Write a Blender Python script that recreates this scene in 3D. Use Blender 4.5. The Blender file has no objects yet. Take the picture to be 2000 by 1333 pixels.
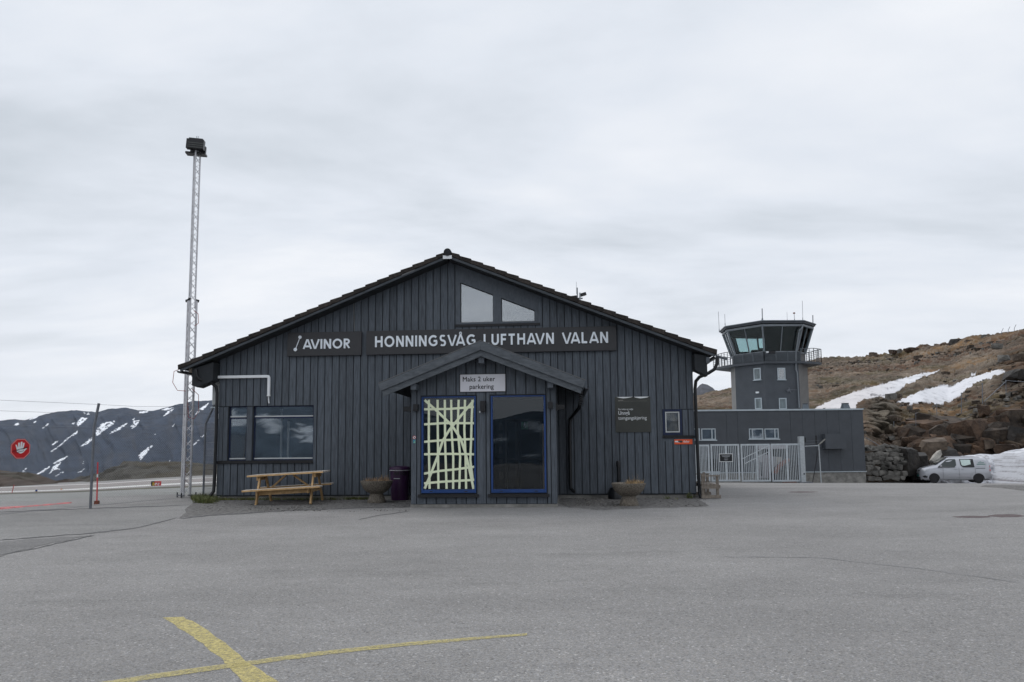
import bpy, bmesh, math, random
import numpy as np
from math import sin, cos, tan, atan, atan2, pi, radians, sqrt, floor
from mathutils import Vector, Matrix
random.seed(7)
S = bpy.context.scene
COL = S.collection

# ------------------------------------------------------------------ camera
FPX = 1400.0
PITCH = atan(FPX/15000.0)
ROLL = -0.009
EYE = Vector((0, 0, 1.5))
cam_d = bpy.data.cameras.new('camera')
cam = bpy.data.objects.new('camera', cam_d); COL.objects.link(cam)
cam_d.sensor_width = 36; cam_d.lens = 36*FPX/2000.0
cam_d.shift_y = 75/2000.0
cam_d.clip_start = 0.1; cam_d.clip_end = 20000
CM = Matrix.Rotation(pi/2+PITCH, 4, 'X') @ Matrix.Rotation(ROLL, 4, 'Z')
cam.matrix_world = Matrix.Translation(EYE) @ CM
S.camera = cam
CM3 = CM.to_3x3()

# ------------------------------------------------------------------ world: overcast sky
w = bpy.data.worlds.new("World"); S.world = w; w.use_nodes = True
nt = w.node_tree; nt.nodes.clear()
def N(t, tree=None, **kw):
    n = (tree or nt).nodes.new(t)
    for k, v in kw.items(): setattr(n, k, v)
    return n
out = N('ShaderNodeOutputWorld'); bg = N('ShaderNodeBackground'); bg.inputs[1].default_value = 1.05
bg2 = N('ShaderNodeBackground'); bg2.inputs[1].default_value = 0.06
sky = N('ShaderNodeTexSky', sky_type='NISHITA', sun_disc=False)
SUN_EL, SUN_AZ = radians(50), radians(-40)
sky.sun_elevation = SUN_EL; sky.sun_rotation = SUN_AZ
tc = N('ShaderNodeTexCoord'); sep = N('ShaderNodeSeparateXYZ')
L = nt.links.new
L(tc.outputs['Generated'], sep.inputs[0])
def math_(op, a, b=None, tree=None, clamp=False):
    t = tree or nt
    n = N('ShaderNodeMath', t, operation=op, use_clamp=clamp)
    for i, v in enumerate((a, b)):
        if v is None: continue
        if isinstance(v, (int, float)): n.inputs[i].default_value = v
        else: t.links.new(v, n.inputs[i])
    return n.outputs[0]
zz = math_('MAXIMUM', sep.outputs[2], 0.0)
den = math_('ADD', zz, 0.16)
cx = math_('DIVIDE', sep.outputs[0], den); cy = math_('DIVIDE', sep.outputs[1], den)
cb = N('ShaderNodeCombineXYZ'); L(cx, cb.inputs[0]); L(cy, cb.inputs[1])
mp = N('ShaderNodeMapping'); mp.inputs['Rotation'].default_value = (0, 0, radians(14)); mp.inputs['Scale'].default_value = (0.5, 0.95, 1)
L(cb.outputs[0], mp.inputs[0])
n1 = N('ShaderNodeTexNoise'); n1.inputs['Scale'].default_value = 0.62; n1.inputs['Detail'].default_value = 7; n1.inputs['Roughness'].default_value = 0.55; n1.inputs['Distortion'].default_value = 0.25
n1.inputs['Scale'].default_value = 1.15
L(mp.outputs[0], n1.inputs['Vector'])
cr = N('ShaderNodeValToRGB')
e = cr.color_ramp.elements
e[0].position = 0.35; e[0].color = (.58, .63, .69, 1)
e[1].position = 0.64; e[1].color = (.87, .895, .94, 1)
m_ = cr.color_ramp.elements.new(0.5); m_.color = (.745, .79, .86, 1)
L(n1.outputs['Fac'], cr.inputs[0])
# brighter near the horizon and again overhead (thin cloud)
g1 = N('ShaderNodeMapRange', clamp=True); g1.inputs[1].default_value = 0.0; g1.inputs[2].default_value = 0.22; g1.inputs[3].default_value = 0.55; g1.inputs[4].default_value = 0.0
L(sep.outputs[2], g1.inputs[0])
mx = N('ShaderNodeMixRGB'); mx.inputs[2].default_value = (0.87, 0.89, 0.925, 1)
L(g1.outputs[0], mx.inputs[0]); L(cr.outputs[0], mx.inputs[1])
g2 = N('ShaderNodeMapRange', clamp=True); g2.inputs[1].default_value = 0.55; g2.inputs[2].default_value = 1.0; g2.inputs[3].default_value = 1.0; g2.inputs[4].default_value = 1.7
L(sep.outputs[2], g2.inputs[0])
vm = N('ShaderNodeVectorMath', operation='SCALE'); L(mx.outputs[0], vm.inputs[0]); L(g2.outputs[0], vm.inputs['Scale'])
L(vm.outputs[0], bg.inputs[0]); L(sky.outputs[0], bg2.inputs[0])
ms = N('ShaderNodeMixShader'); ms.inputs[0].default_value = 0.03
L(bg.outputs[0], ms.inputs[1]); L(bg2.outputs[0], ms.inputs[2]); L(ms.outputs[0], out.inputs[0])

sl = bpy.data.lights.new('sun', 'SUN'); sl.energy = 1.0; sl.angle = radians(24); sl.color = (1, 0.97, 0.93)
so = bpy.data.objects.new('sun', sl); COL.objects.link(so)
sd = Vector((sin(SUN_AZ)*cos(SUN_EL), cos(SUN_AZ)*cos(SUN_EL), sin(SUN_EL)))   # towards the sun
so.rotation_euler = sd.to_track_quat('Z', 'Y').to_euler(); so.location = (0, 0, 40)
S.view_settings.view_transform = 'Standard'; S.view_settings.look = 'None'
S.view_settings.exposure = 0.0; S.view_settings.gamma = 1.0

# ------------------------------------------------------------------ ground height and picking
def gz(x, y):
    if y < -26: return -0.22*(-26-max(y, -700))
    if y <= 24: return 0.0
    t = min(1, max(0, (x+6)/12.0)); t = t*t*(3-2*t)
    r = -(0.040+0.0006*max(0, min(x, 34)-12))*(min(y, 62)-24)
    if y > 75: r -= 0.25*(min(y, 420)-75)
    l = -0.058*(min(y, 60)-24)
    if y > 60: l -= 0.037*(min(y, 110)-60)
    l *= min(1.1, max(.55, 1-1.3*(x/max(y, 1)+.714)))
    if y > 112: l -= 0.25*(min(y, 420)-112)
    return r*t + l*(1-t)
def ray(px, py):
    return (CM3 @ Vector((px-1000, 666.5-py+75, -FPX))).normalized()
def at(px, py, Y):
    r = ray(px, py); return EYE + r*(Y/r.y)
def gnd(px, py):
    r = ray(px, py); a, b = 2.0, 2.0
    t = 2.0
    while t < 400:
        p = EYE + r*t
        if p.y > 107: return Vector((p.x, p.y, gz(p.x, p.y)))
        if p.z < gz(p.x, p.y): break
        a = t; t += 0.25
    b = t
    for _ in range(30):
        m = (a+b)/2; p = EYE+r*m
        if p.z < gz(p.x, p.y): b = m
        else: a = m
    return EYE + r*a

# ------------------------------------------------------------------ mesh collector
EACH = {'interior_post', 'room_partition', 'beam_end', 'glazing_bar', 'drain_cap', 'windscreen_', 'bracket', 'side_wall', 'torn_film', 'interior_bench', 'rear_walls', 'eaves_box', 'foot_screw', 'collar', 'inner_door', 'cab_roof'}
class MB:
    def __init__(s): s.v = []; s.f = []; s.g = []
    def poly(s, pts):
        i = len(s.v); s.v += [tuple(p) for p in pts]; s.f.append(tuple(range(i, i+len(pts)))); return s
    def prism(s, pts, off):
        """pts: closed polygon (3d), off: extrusion vector"""
        n = len(pts); i = len(s.v); off = Vector(off); s.g.append((i, len(s.f)))
        s.v += [tuple(p) for p in pts] + [tuple(Vector(p)+off) for p in pts]
        s.f.append(tuple(range(i, i+n))); s.f.append(tuple(range(i+2*n-1, i+n-1, -1)))
        for k in range(n):
            s.f.append((i+k, i+n+k, i+n+(k+1) % n, i+(k+1) % n))
        return s
    def box(s, x0, x1, y0, y1, z0, z1):
        return s.prism([(x0, y0, z0), (x1, y0, z0), (x1, y1, z0), (x0, y1, z0)], (0, 0, z1-z0))
    def bar(s, a, b, w, h=None, up=(0, 0, 1)):
        a = Vector(a); b = Vector(b); h = w if h is None else h
        d = (b-a).normalized(); up = Vector(up)
        if abs(d.dot(up)) > 0.99: up = Vector((0, 1, 0))
        s_ = d.cross(up).normalized()*w/2; u = s_.cross(d).normalized()*h/2
        return s.prism([a-s_-u, a+s_-u, a+s_+u, a-s_+u], b-a)
    def tube(s, pts, r, n=8, cap=True):
        pts = [Vector(p) for p in pts]; rr = r if isinstance(r, (list, tuple)) else [r]*len(pts)
        base = len(s.v); prev = None
        for k, p in enumerate(pts):
            if k == 0: d = pts[1]-p
            elif k == len(pts)-1: d = p-pts[k-1]
            else: d = (pts[k+1]-p).normalized()+(p-pts[k-1]).normalized()
            d.normalize()
            if prev is None:
                a = d.cross(Vector((0, 0, 1)))
                if a.length < 0.1: a = d.cross(Vector((0, 1, 0)))
            else:
                a = prev - d*prev.dot(d)
            a.normalize(); prev = a; b = d.cross(a)
            for j in range(n):
                t = 2*pi*j/n; s.v.append(tuple(p+(a*cos(t)+b*sin(t))*rr[k]))
        for k in range(len(pts)-1):
            for j in range(n):
                i0 = base+k*n+j; i1 = base+k*n+(j+1) % n
                s.f.append((i0, i1, i1+n, i0+n))
        if cap:
            s.f.append(tuple(base+j for j in range(n))[::-1]); s.f.append(tuple(base+(len(pts)-1)*n+j for j in range(n)))
        return s
    def lathe(s, prof, c=(0, 0, 0), n=32, closed=False):
        base = len(s.v); c = Vector(c); m = len(prof)
        for r, z in prof:
            for j in range(n):
                t = 2*pi*j/n; s.v.append((c.x+r*cos(t), c.y+r*sin(t), c.z+z))
        for k in range(m-1):
            for j in range(n):
                i0 = base+k*n+j; i1 = base+k*n+(j+1) % n
                s.f.append((i0, i1, i1+n, i0+n))
        s.f.append(tuple(base+j for j in range(n))[::-1]); s.f.append(tuple(base+(m-1)*n+j for j in range(n)))
        return s
    def add(s, o, M=None):
        i = len(s.v)
        s.v += [tuple(M @ Vector(v)) if M else v for v in o.v]
        s.f += [tuple(i+k for k in f) for f in o.f]; return s
    def build(s, name, m, parent=None, smooth=False, loc=None, bevel=0, fix=True):
        if name in EACH and len(s.g) > 1:           # one object per piece
            r = None; g = s.g+[(len(s.v), len(s.f))]
            for (v0, f0), (v1, f1) in zip(g[:-1], g[1:]):
                q = MB(); q.v = s.v[v0:v1]; q.f = [tuple(k-v0 for k in f) for f in s.f[f0:f1]]
                o = q.build(name, m, parent, smooth, loc, bevel, fix); r = r or o
            return r
        me = bpy.data.meshes.new(name); me.from_pydata(s.v, [], s.f)
        if fix:
            b = bmesh.new(); b.from_mesh(me); bmesh.ops.recalc_face_normals(b, faces=b.faces); b.to_mesh(me); b.free()
        o = bpy.data.objects.new(name, me); COL.objects.link(o)
        me.materials.append(m)
        if smooth:
            me.polygons.foreach_set('use_smooth', [True]*len(me.polygons))
            if smooth != 'all':
                me.set_sharp_from_angle(angle=radians(38))
        if bevel:
            md = o.modifiers.new('bevel', 'BEVEL'); md.width = bevel; md.segments = 2; md.limit_method = 'ANGLE'
        if parent: o.parent = parent
        if loc is not None: o.location = loc
        return o
def tag(o, label, cat, group=None):
    o['label'] = label; o['category'] = cat
    if group: o['group'] = group
    return o
def thing(name, label, cat, loc=(0, 0, 0), rz=0, group=None):
    o = bpy.data.objects.new(name, None); COL.objects.link(o); o.empty_display_size = .3
    o.location = loc; o.rotation_euler = (0, 0, rz)
    return tag(o, label, cat, group)
def struct(o, label=None):
    o['kind'] = 'structure'
    if label: o['label'] = label
    return o
def stuff(o, label, cat=None):
    o['kind'] = 'stuff'; o['label'] = label
    if cat: o['category'] = cat
    return o

# ------------------------------------------------------------------ materials
def mat(name, col, rough=0.7, var=0.12, scale=3.0, stretch=(1, 1, 1), bump=0.0, bscale=None, metal=0.0, col2=None, spec=0.4, island=0.0, detail=6, coat=0, bdist=0.02):
    m = bpy.data.materials.new(name); m.use_nodes = True
    t = m.node_tree; b = t.nodes['Principled BSDF']; K = t.links.new
    b.inputs['Roughness'].default_value = rough; b.inputs['Metallic'].default_value = metal
    b.inputs['Specular IOR Level'].default_value = spec
    if coat: b.inputs['Coat Weight'].default_value = coat; b.inputs['Coat Roughness'].default_value = .05
    tcn = N('ShaderNodeTexCoord', t); mpn = N('ShaderNodeMapping', t); mpn.inputs['Scale'].default_value = stretch
    K(tcn.outputs['Object'], mpn.inputs[0])
    nz = N('ShaderNodeTexNoise', t); nz.inputs['Scale'].default_value = scale; nz.inputs['Detail'].default_value = detail; nz.inputs['Roughness'].default_value = .62
    K(mpn.outputs[0], nz.inputs['Vector'])
    rm = N('ShaderNodeValToRGB', t)
    c1 = tuple(max(0, c*(1-var)) for c in col[:3]); c2 = col2 or tuple(c*(1+var) for c in col[:3])
    rm.color_ramp.elements[0].position = .32; rm.color_ramp.elements[0].color = (*c1, 1)
    rm.color_ramp.elements[1].position = .70; rm.color_ramp.elements[1].color = (*c2[:3], 1)
    K(nz.outputs['Fac'], rm.inputs[0]); colout = rm.outputs[0]
    if island:
        gn = N('ShaderNodeNewGeometry', t); mr = N('ShaderNodeMapRange', t)
        mr.inputs[3].default_value = 1-island; mr.inputs[4].default_value = 1+island
        K(gn.outputs['Random Per Island'], mr.inputs[0])
        vm_ = N('ShaderNodeVectorMath', t, operation='SCALE'); K(colout, vm_.inputs[0]); K(mr.outputs[0], vm_.inputs['Scale']); colout = vm_.outputs[0]
    K(colout, b.inputs['Base Color'])
    if bump:
        n2 = N('ShaderNodeTexNoise', t); n2.inputs['Scale'].default_value = bscale or scale*4; n2.inputs['Detail'].default_value = 5
        K(mpn.outputs[0], n2.inputs['Vector'])
        bp = N('ShaderNodeBump', t); bp.inputs['Strength'].default_value = bump; bp.inputs['Distance'].default_value = bdist
        K(n2.outputs['Fac'], bp.inputs['Height']); K(bp.outputs[0], b.inputs['Normal'])
    return m
def glass(name, refl, tint=(1, 1, 1), trans=1.0, fm=1.6):
    """thin window pane: mirror part + clear part"""
    m = bpy.data.materials.new(name); m.use_nodes = True
    t = m.node_tree; t.nodes.clear(); K = t.links.new
    o = N('ShaderNodeOutputMaterial', t); mix = N('ShaderNodeMixShader', t)
    gl = N('ShaderNodeBsdfGlossy', t); gl.inputs['Roughness'].default_value = 0.0; gl.inputs['Color'].default_value = (.93, .97, 1, 1)
    tr = N('ShaderNodeBsdfTransparent', t); tr.inputs['Color'].default_value = (tint[0]*trans, tint[1]*trans, tint[2]*trans, 1)
    fr = N('ShaderNodeFresnel', t); fr.inputs['IOR'].default_value = 1.5
    nz = N('ShaderNodeTexNoise', t); nz.inputs['Scale'].default_value = 1.1; nz.inputs['Detail'].default_value = 1
    bp = N('ShaderNodeBump', t); bp.inputs['Strength'].default_value = 0.06; bp.inputs['Distance'].default_value = 0.05
    tcn = N('ShaderNodeTexCoord', t); K(tcn.outputs['Object'], nz.inputs['Vector']); K(nz.outputs['Fac'], bp.inputs['Height']); K(bp.outputs[0], gl.inputs['Normal'])
    f = math_('ADD', math_('MULTIPLY', fr.outputs[0], fm, t), refl, t, True)
    K(f, mix.inputs[0]); K(tr.outputs[0], mix.inputs[1]); K(gl.outputs[0], mix.inputs[2]); K(mix.outputs[0], o.inputs[0])
    return m

M = {}
M['board'] = mat('painted_board', (.080, .093, .112), .62, .34, 5, (6, 6, .5), .35, 30, island=.13, col2=(.102, .120, .144))
M['rake'] = mat('rake_board_paint', (.052, .060, .070), .65, .25, 5, (1, 3, 3), .4, 24)
M['board_trim'] = mat('painted_trim', (.082, .095, .113), .6, .2, 6, (3, 3, 1), .25, 30)
M['back'] = mat('wall_backing', (.032, .037, .044), .8)
M['weathered'] = mat('weathered_board', (.082, .094, .108), .65, .25, 5, (1, 3, 3), .4, 24, col2=(.118, .132, .148))
M['worn_edge'] = mat('bare_worn_wood', (.30, .29, .27), .8, .5, 12, col2=(.13, .14, .155))
M['soffit'] = mat('shaded_soffit', (.022, .025, .029), .85, .2, 4)  # albedo lowered to carry the near-black shade under the eaves
M['tile'] = mat('roof_tile', (.022, .018, .017), .85, .4, 14, bump=.5, col2=(.045, .036, .03), island=.45)
M['ridge'] = mat('ridge_metal', (.014, .015, .018), .8, .2)
M['gutter'] = mat('black_plastic', (.008, .009, .011), .38, .2)
M['white_pipe'] = mat('white_plastic', (.78, .80, .82), .45, .06, 3)
M['sign'] = mat('sign_board', (.035, .035, .038), .45, .06, 2)
M['letter'] = mat('sign_letter', (.78, .83, .88), .4, .03)
M['letter_w'] = mat('white_vinyl', (.72, .74, .75), .5, .05)
M['black'] = mat('black_paint', (.012, .012, .014), .5, .2)
M['blackm'] = mat('black_lamp_metal', (.01, .01, .012), .35, .2)
M['bluef'] = mat('blue_frame', (.010, .045, .17), .4, .15, 4)
M['bluedark'] = mat('dark_blue_frame', (.006, .014, .05), .45, .2)
M['whitef'] = mat('pale_frame', (.48, .5, .5), .5, .1)
M['greyf'] = mat('grey_alu', (.42, .47, .50), .4, .08, metal=.3)
M['tape'] = mat('pale_tape', (.78, .84, .60), .6, .08, 6)
M['glass_dark'] = glass('window_glass', 0.0, (.93, .96, .99), fm=.75)
M['glass_mid'] = glass('window_glass_reflective', 0.13, fm=.8)
M['glass_sky'] = glass('gable_glass_coated', 0.20, fm=1.0)
M['glass_cab'] = glass('cab_glass', 0.0, (.76, .85, .855), fm=1.0)
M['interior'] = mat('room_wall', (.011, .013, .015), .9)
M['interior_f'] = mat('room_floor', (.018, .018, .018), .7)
M['post_in'] = mat('interior_post', (.42, .45, .46), .7)
M['concrete'] = mat('concrete', (.19, .185, .17), .85, .35, 2.5, bump=.3, col2=(.30, .29, .27))
M['aggregate'] = mat('exposed_aggregate', (.06, .052, .044), .85, .5, 48, bump=1.0, bscale=60, col2=(.30, .26, .21))
M['pine'] = mat('new_pine', (.52, .32, .14), .62, .2, 5, (2, 2, 2), .2, 40, island=.12, col2=(.64, .42, .21))
M['pine_top'] = mat('pale_pine_top', (.54, .49, .43), .6, .2, 5, (1, 6, 6), .2, 40, island=.1, col2=(.62, .57, .51))  # paler pine tone for the table top and seat boards
M['oldwood'] = mat('grey_old_wood', (.21, .18, .15), .8, .3, 6, (2, 2, 2), .4, 30, island=.15)
M['purple'] = mat('purple_bin_plastic', (.034, .009, .042), .42, .2, 6, bump=.05)
M['drygrass'] = mat('dry_stems', (.30, .20, .12), .9, .4, 8, island=.4)
M['soil'] = mat('soil', (.05, .032, .022), .95, .5, 20, bump=1)
M['grass'] = mat('green_grass', (.05, .085, .02), .8, .4, 3, island=.5, col2=(.17, .17, .06))
M['galv'] = mat('galvanised_steel', (.42, .45, .47), .42, .14, 8, metal=.55)
M['galv_d'] = mat('dull_fence_steel', (.17, .18, .20), .55, .2, 8, metal=.4)
M['red'] = mat('red_paint', (.62, .022, .03), .45, .12, 6)
M['redsign'] = mat('red_sign_film', (.50, .02, .025), .4, .06, 5)
M['yellow'] = mat('yellow_plastic', (.65, .42, .03), .5, .08)
M['rubber'] = mat('rubber', (.013, .013, .014), .75, .2)
M['van'] = mat('silver_van_paint', (.42, .43, .46), .28, .03, 2, metal=.35, coat=.5)
M['vanglass'] = mat('van_glass', (.02, .03, .03), .05, .1, spec=.8)
M['vanwhite'] = mat('painted_reflection_pane', (.58, .70, .66), .15, .08)  # window reflection painted as a pale base colour
M['teal'] = mat('plate_teal', (.01, .20, .19), .5, .05)
M['lampglass'] = mat('headlight', (.6, .62, .64), .15, .1, spec=.8)
M['bluegrey'] = mat('panel_cladding', (.062, .069, .080), .55, .12, 1.5, bump=.05)
M['bluegrey_l'] = mat('pale_cladding', (.15, .145, .14), .55, .15, 2)
M['cab_dark'] = mat('cab_interior', (.015, .017, .018), .9)
M['snow'] = mat('snow', (.80, .82, .85), .75, .05, 2, bump=.3, bscale=6)
M['terracotta'] = mat('orange_sign', (.72, .10, .03), .5, .06)
M['poster'] = mat('poster_dark', (.045, .047, .042), .6, .08, 3)
M['rust'] = mat('rusty_steel', (.17, .045, .02), .8, .4, 6)
M['greydoor'] = mat('grey_steel_door', (.30, .29, .31), .6, .08, 2)
M['marble'] = mat('pale_rock', (.42, .40, .36), .85, .35, 3, bump=.5, bscale=10)

# asphalt ---------------------------------------------------
def asphalt(name, base, warm=(1, 1, 1)):
    m = bpy.data.materials.new(name); m.use_nodes = True
    t = m.node_tree; b = t.nodes['Principled BSDF']; K = t.links.new
    tcn = N('ShaderNodeTexCoord', t); P = tcn.outputs['Object']
    def noise(sc, det, st=(1, 1, 1), rg=.55):
        mpn = N('ShaderNodeMapping', t); mpn.inputs['Scale'].default_value = st; K(P, mpn.inputs[0])
        n = N('ShaderNodeTexNoise', t); n.inputs['Scale'].default_value = sc; n.inputs['Detail'].default_value = det; n.inputs['Roughness'].default_value = rg
        K(mpn.outputs[0], n.inputs['Vector']); return n.outputs['Fac']
    def rng(f, a, b_, lo, hi):
        mr = N('ShaderNodeMapRange', t); mr.inputs[1].default_value = a; mr.inputs[2].default_value = b_; mr.inputs[3].default_value = lo; mr.inputs[4].default_value = hi
        K(f, mr.inputs[0]); return mr.outputs[0]
    big = rng(noise(.16, 6, (1, 1.9, 1), .65), .3, .7, .82, 1.15)
    mid = rng(noise(.9, 6, (1, 1.8, 1), .7), .3, .7, .93, 1.06)
    blot = rng(noise(.35, 8, (.8, 2.2, 1), .75), .54, .70, 1.0, .80)
    vo = N('ShaderNodeTexVoronoi', t); vo.inputs['Scale'].default_value = 105; K(P, vo.inputs['Vector'])
    sp = N('ShaderNodeSeparateColor', t); K(vo.outputs['Color'], sp.inputs[0])
    peb = rng(sp.outputs[0], 0, 1, .72, 1.28)
    vo2 = N('ShaderNodeTexVoronoi', t); vo2.inputs['Scale'].default_value = 60; K(P, vo2.inputs['Vector'])
    sp2 = N('ShaderNodeSeparateColor', t); K(vo2.outputs['Color'], sp2.inputs[0])
    peb2 = rng(sp2.outputs[1], .92, 1.0, 1.0, 1.6)
    dk = rng(sp2.outputs[2], .93, 1.0, 1.0, .62)
    f = math_('MULTIPLY', math_('MULTIPLY', big, mid, t), math_('MULTIPLY', blot, peb, t), t)
    f = math_('MULTIPLY', f, math_('MULTIPLY', peb2, dk, t), t)
    tint = N('ShaderNodeMixRGB', t); tint.inputs[1].default_value = (base*.985*warm[0], base*1.0*warm[1], base*1.03*warm[2], 1); tint.inputs[2].default_value = (base*1.06, base*1.0, base*.93, 1)
    K(sp.outputs[1], tint.inputs[0])
    vs = N('ShaderNodeVectorMath', t, operation='SCALE'); K(tint.outputs[0], vs.inputs[0]); K(f, vs.inputs['Scale'])
    K(vs.outputs[0], b.inputs['Base Color']); b.inputs['Roughness'].default_value = .88; b.inputs['Specular IOR Level'].default_value = .25
    bp = N('ShaderNodeBump', t); bp.inputs['Strength'].default_value = .6; bp.inputs['Distance'].default_value = .01
    K(vo.outputs['Distance'], bp.inputs['Height']); K(bp.outputs[0], b.inputs['Normal'])
    return m
M['asphalt'] = asphalt('asphalt', .225, (1.02, 1, .985))
M['asphalt_b'] = asphalt('old_asphalt', .215, (1, 1, .98))
M['asphalt_d'] = asphalt('dark_asphalt', .155)
M['runway'] = asphalt('runway_asphalt', .235, (1.12, .97, .93))
M['apron'] = asphalt('apron_asphalt', .24, (.95, 1.02, .97))
M['gravel'] = mat('gravel', (.10, .096, .092), .95, .5, 9, bump=1.0, bscale=60, col2=(.25, .24, .23), detail=12, bdist=.03)
M['crack'] = mat('asphalt_crack', (.09, .09, .092), .95, .3, 8)
M['redpatch'] = mat('reddish_worn_spot', (.11, .085, .085), .95, .3, 12, bump=1)
def paint(name, col, a0, a1, sc=9):
    m = mat(name, col, .7, .1, 20)
    t = m.node_tree; b = t.nodes['Principled BSDF']
    tcn = N('ShaderNodeTexCoord', t); n = N('ShaderNodeTexNoise', t); n.inputs['Scale'].default_value = sc; n.inputs['Detail'].default_value = 12; n.inputs['Roughness'].default_value = .85
    t.links.new(tcn.outputs['Object'], n.inputs['Vector'])
    mr = N('ShaderNodeMapRange', t); mr.inputs[1].default_value = a0; mr.inputs[2].default_value = a1; t.links.new(n.outputs['Fac'], mr.inputs[0])
    t.links.new(mr.outputs[0], b.inputs['Alpha']); return m
M['ypaint'] = paint('worn_yellow_paint', (.47, .395, .15), .36, .56, 26)
M['ypaint2'] = paint('faded_yellow_paint', (.47, .40, .16), .36, .62, 26)
M['wpaint'] = paint('white_line_paint', (.52, .52, .5), .2, .42, 2)
M['rpaint'] = paint('red_line_paint', (.50, .10, .10), .34, .56, 3)

# ------------------------------------------------------------------ numpy noise
def _h(ix, iy, s):
    n = (ix.astype(np.int64)*374761393 + iy.astype(np.int64)*668265263 + s*974634777) & 0xffffffff
    n = ((n ^ (n >> 13))*1274126177) & 0xffffffff
    return ((n ^ (n >> 16)) & 0xffff)/65535.0
def vnoise(x, y, s=0):
    x0 = np.floor(x); y0 = np.floor(y); fx = x-x0; fy = y-y0
    fx = fx*fx*(3-2*fx); fy = fy*fy*(3-2*fy)
    a = _h(x0, y0, s); b = _h(x0+1, y0, s); c = _h(x0, y0+1, s); d = _h(x0+1, y0+1, s)
    return (a*(1-fx)+b*fx)*(1-fy)+(c*(1-fx)+d*fx)*fy
def fbm(x, y, o=5, s=0, g=.5):
    r = 0; a = 1; t = 0
    for k in range(o):
        r = r+a*vnoise(x*2**k+17*k, y*2**k-9*k, s+k); t += a; a *= g
    return r/t
def vor(x, y, s=0):
    """nearest-cell random value, border distance and a tilt ramp (blocky rock)"""
    x0 = np.floor(x); y0 = np.floor(y); best = np.full(x.shape, 9.); sec = np.full(x.shape, 9.); val = np.zeros(x.shape); tl = np.zeros(x.shape)
    for dx in (-1, 0, 1):
        for dy in (-1, 0, 1):
            cx_ = x0+dx; cy_ = y0+dy
            px_ = cx_+_h(cx_, cy_, s); py_ = cy_+_h(cx_, cy_, s+1)
            d = np.hypot(px_-x, py_-y); v = _h(cx_, cy_, s+2)
            t_ = (x-px_)*(_h(cx_, cy_, s+3)-.5)*2+(y-py_)*(_h(cx_, cy_, s+4)-.5)*2
            m = d < best
            sec = np.where(m, best, np.minimum(sec, d)); val = np.where(m, v, val); tl = np.where(m, t_, tl); best = np.where(m, d, best)
    return val, sec-best, tl
def inpoly(px, py, poly):
    r = np.zeros(px.shape, bool); n = len(poly); j = n-1
    for i in range(n):
        xi, yi = poly[i]; xj, yj = poly[j]
        if yi != yj:
            c = ((yi > py) != (yj > py)) & (px < (xj-xi)*(py-yi)/(yj-yi)+xi); r ^= c
        j = i
    return r
def grid_mesh(name, P, m, cols=None, smooth=True):
    """P: (a,b,3) array of points"""
    a, b, _ = P.shape
    me = bpy.data.meshes.new(name)
    idx = np.arange(a*b).reshape(a, b)
    q = np.stack([idx[:-1, :-1], idx[:-1, 1:], idx[1:, 1:], idx[1:, :-1]], -1).reshape(-1, 4)
    me.vertices.add(a*b); me.vertices.foreach_set('co', P.reshape(-1).astype(np.float32))
    me.loops.add(q.size); me.loops.foreach_set('vertex_index', q.reshape(-1).astype(np.int32))
    me.polygons.add(len(q)); me.polygons.foreach_set('loop_start', np.arange(0, q.size, 4, dtype=np.int32))
    me.polygons.foreach_set('loop_total', np.full(len(q), 4, np.int32))
    if cols is not None:
        at_ = me.color_attributes.new('Col', 'FLOAT_COLOR', 'POINT')
        c4 = np.ones((a*b, 4), np.float32); c4[:, :3] = cols.reshape(-1, 3); at_.data.foreach_set('color', c4.reshape(-1))
    me.update(calc_edges=True); me.validate()
    if smooth: me.polygons.foreach_set('use_smooth', [True]*len(me.polygons))
    me.materials.append(m)
    o = bpy.data.objects.new(name, me); COL.objects.link(o); return o
def attr_mat(name, rough=.9, sc=3, bump=.6, bd=.1, var=.3):
    m = bpy.data.materials.new(name); m.use_nodes = True; t = m.node_tree; b = t.nodes['Principled BSDF']; K = t.links.new
    a = N('ShaderNodeAttribute', t); a.attribute_name = 'Col'
    tcn = N('ShaderNodeTexCoord', t); n = N('ShaderNodeTexNoise', t); n.inputs['Scale'].default_value = sc; n.inputs['Detail'].default_value = 8; n.inputs['Roughness'].default_value = .75
    K(tcn.outputs['Object'], n.inputs['Vector'])
    mr = N('ShaderNodeMapRange', t); mr.inputs[1].default_value = .3; mr.inputs[2].default_value = .7; mr.inputs[3].default_value = 1-var; mr.inputs[4].default_value = 1+var
    K(n.outputs['Fac'], mr.inputs[0])
    # bright (snowy) ground varies less
    vs = N('ShaderNodeVectorMath', t, operation='SCALE'); K(a.outputs['Color'], vs.inputs[0]); K(mr.outputs[0], vs.inputs['Scale'])
    lum = N('ShaderNodeRGBToBW', t); K(a.outputs['Color'], lum.inputs[0])
    f = N('ShaderNodeMapRange', t); f.inputs[1].default_value = .35; f.inputs[2].default_value = .6; K(lum.outputs[0], f.inputs[0])
    mxn = N('ShaderNodeMixRGB', t); K(f.outputs[0], mxn.inputs[0]); K(vs.outputs[0], mxn.inputs[1]); K(a.outputs['Color'], mxn.inputs[2])
    K(mxn.outputs[0], b.inputs['Base Color']); b.inputs['Roughness'].default_value = rough; b.inputs['Specular IOR Level'].default_value = .2
    bp = N('ShaderNodeBump', t); bp.inputs['Strength'].default_value = bump; bp.inputs['Distance'].default_value = bd
    K(n.outputs['Fac'], bp.inputs['Height']); K(bp.outputs[0], b.inputs['Normal'])
    return m
M['terrain'] = attr_mat('rocky_ground', sc=2.2, bd=.12)
M['far'] = attr_mat('far_mountain', sc=.02, bump=.8, bd=12, var=.35)
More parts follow.
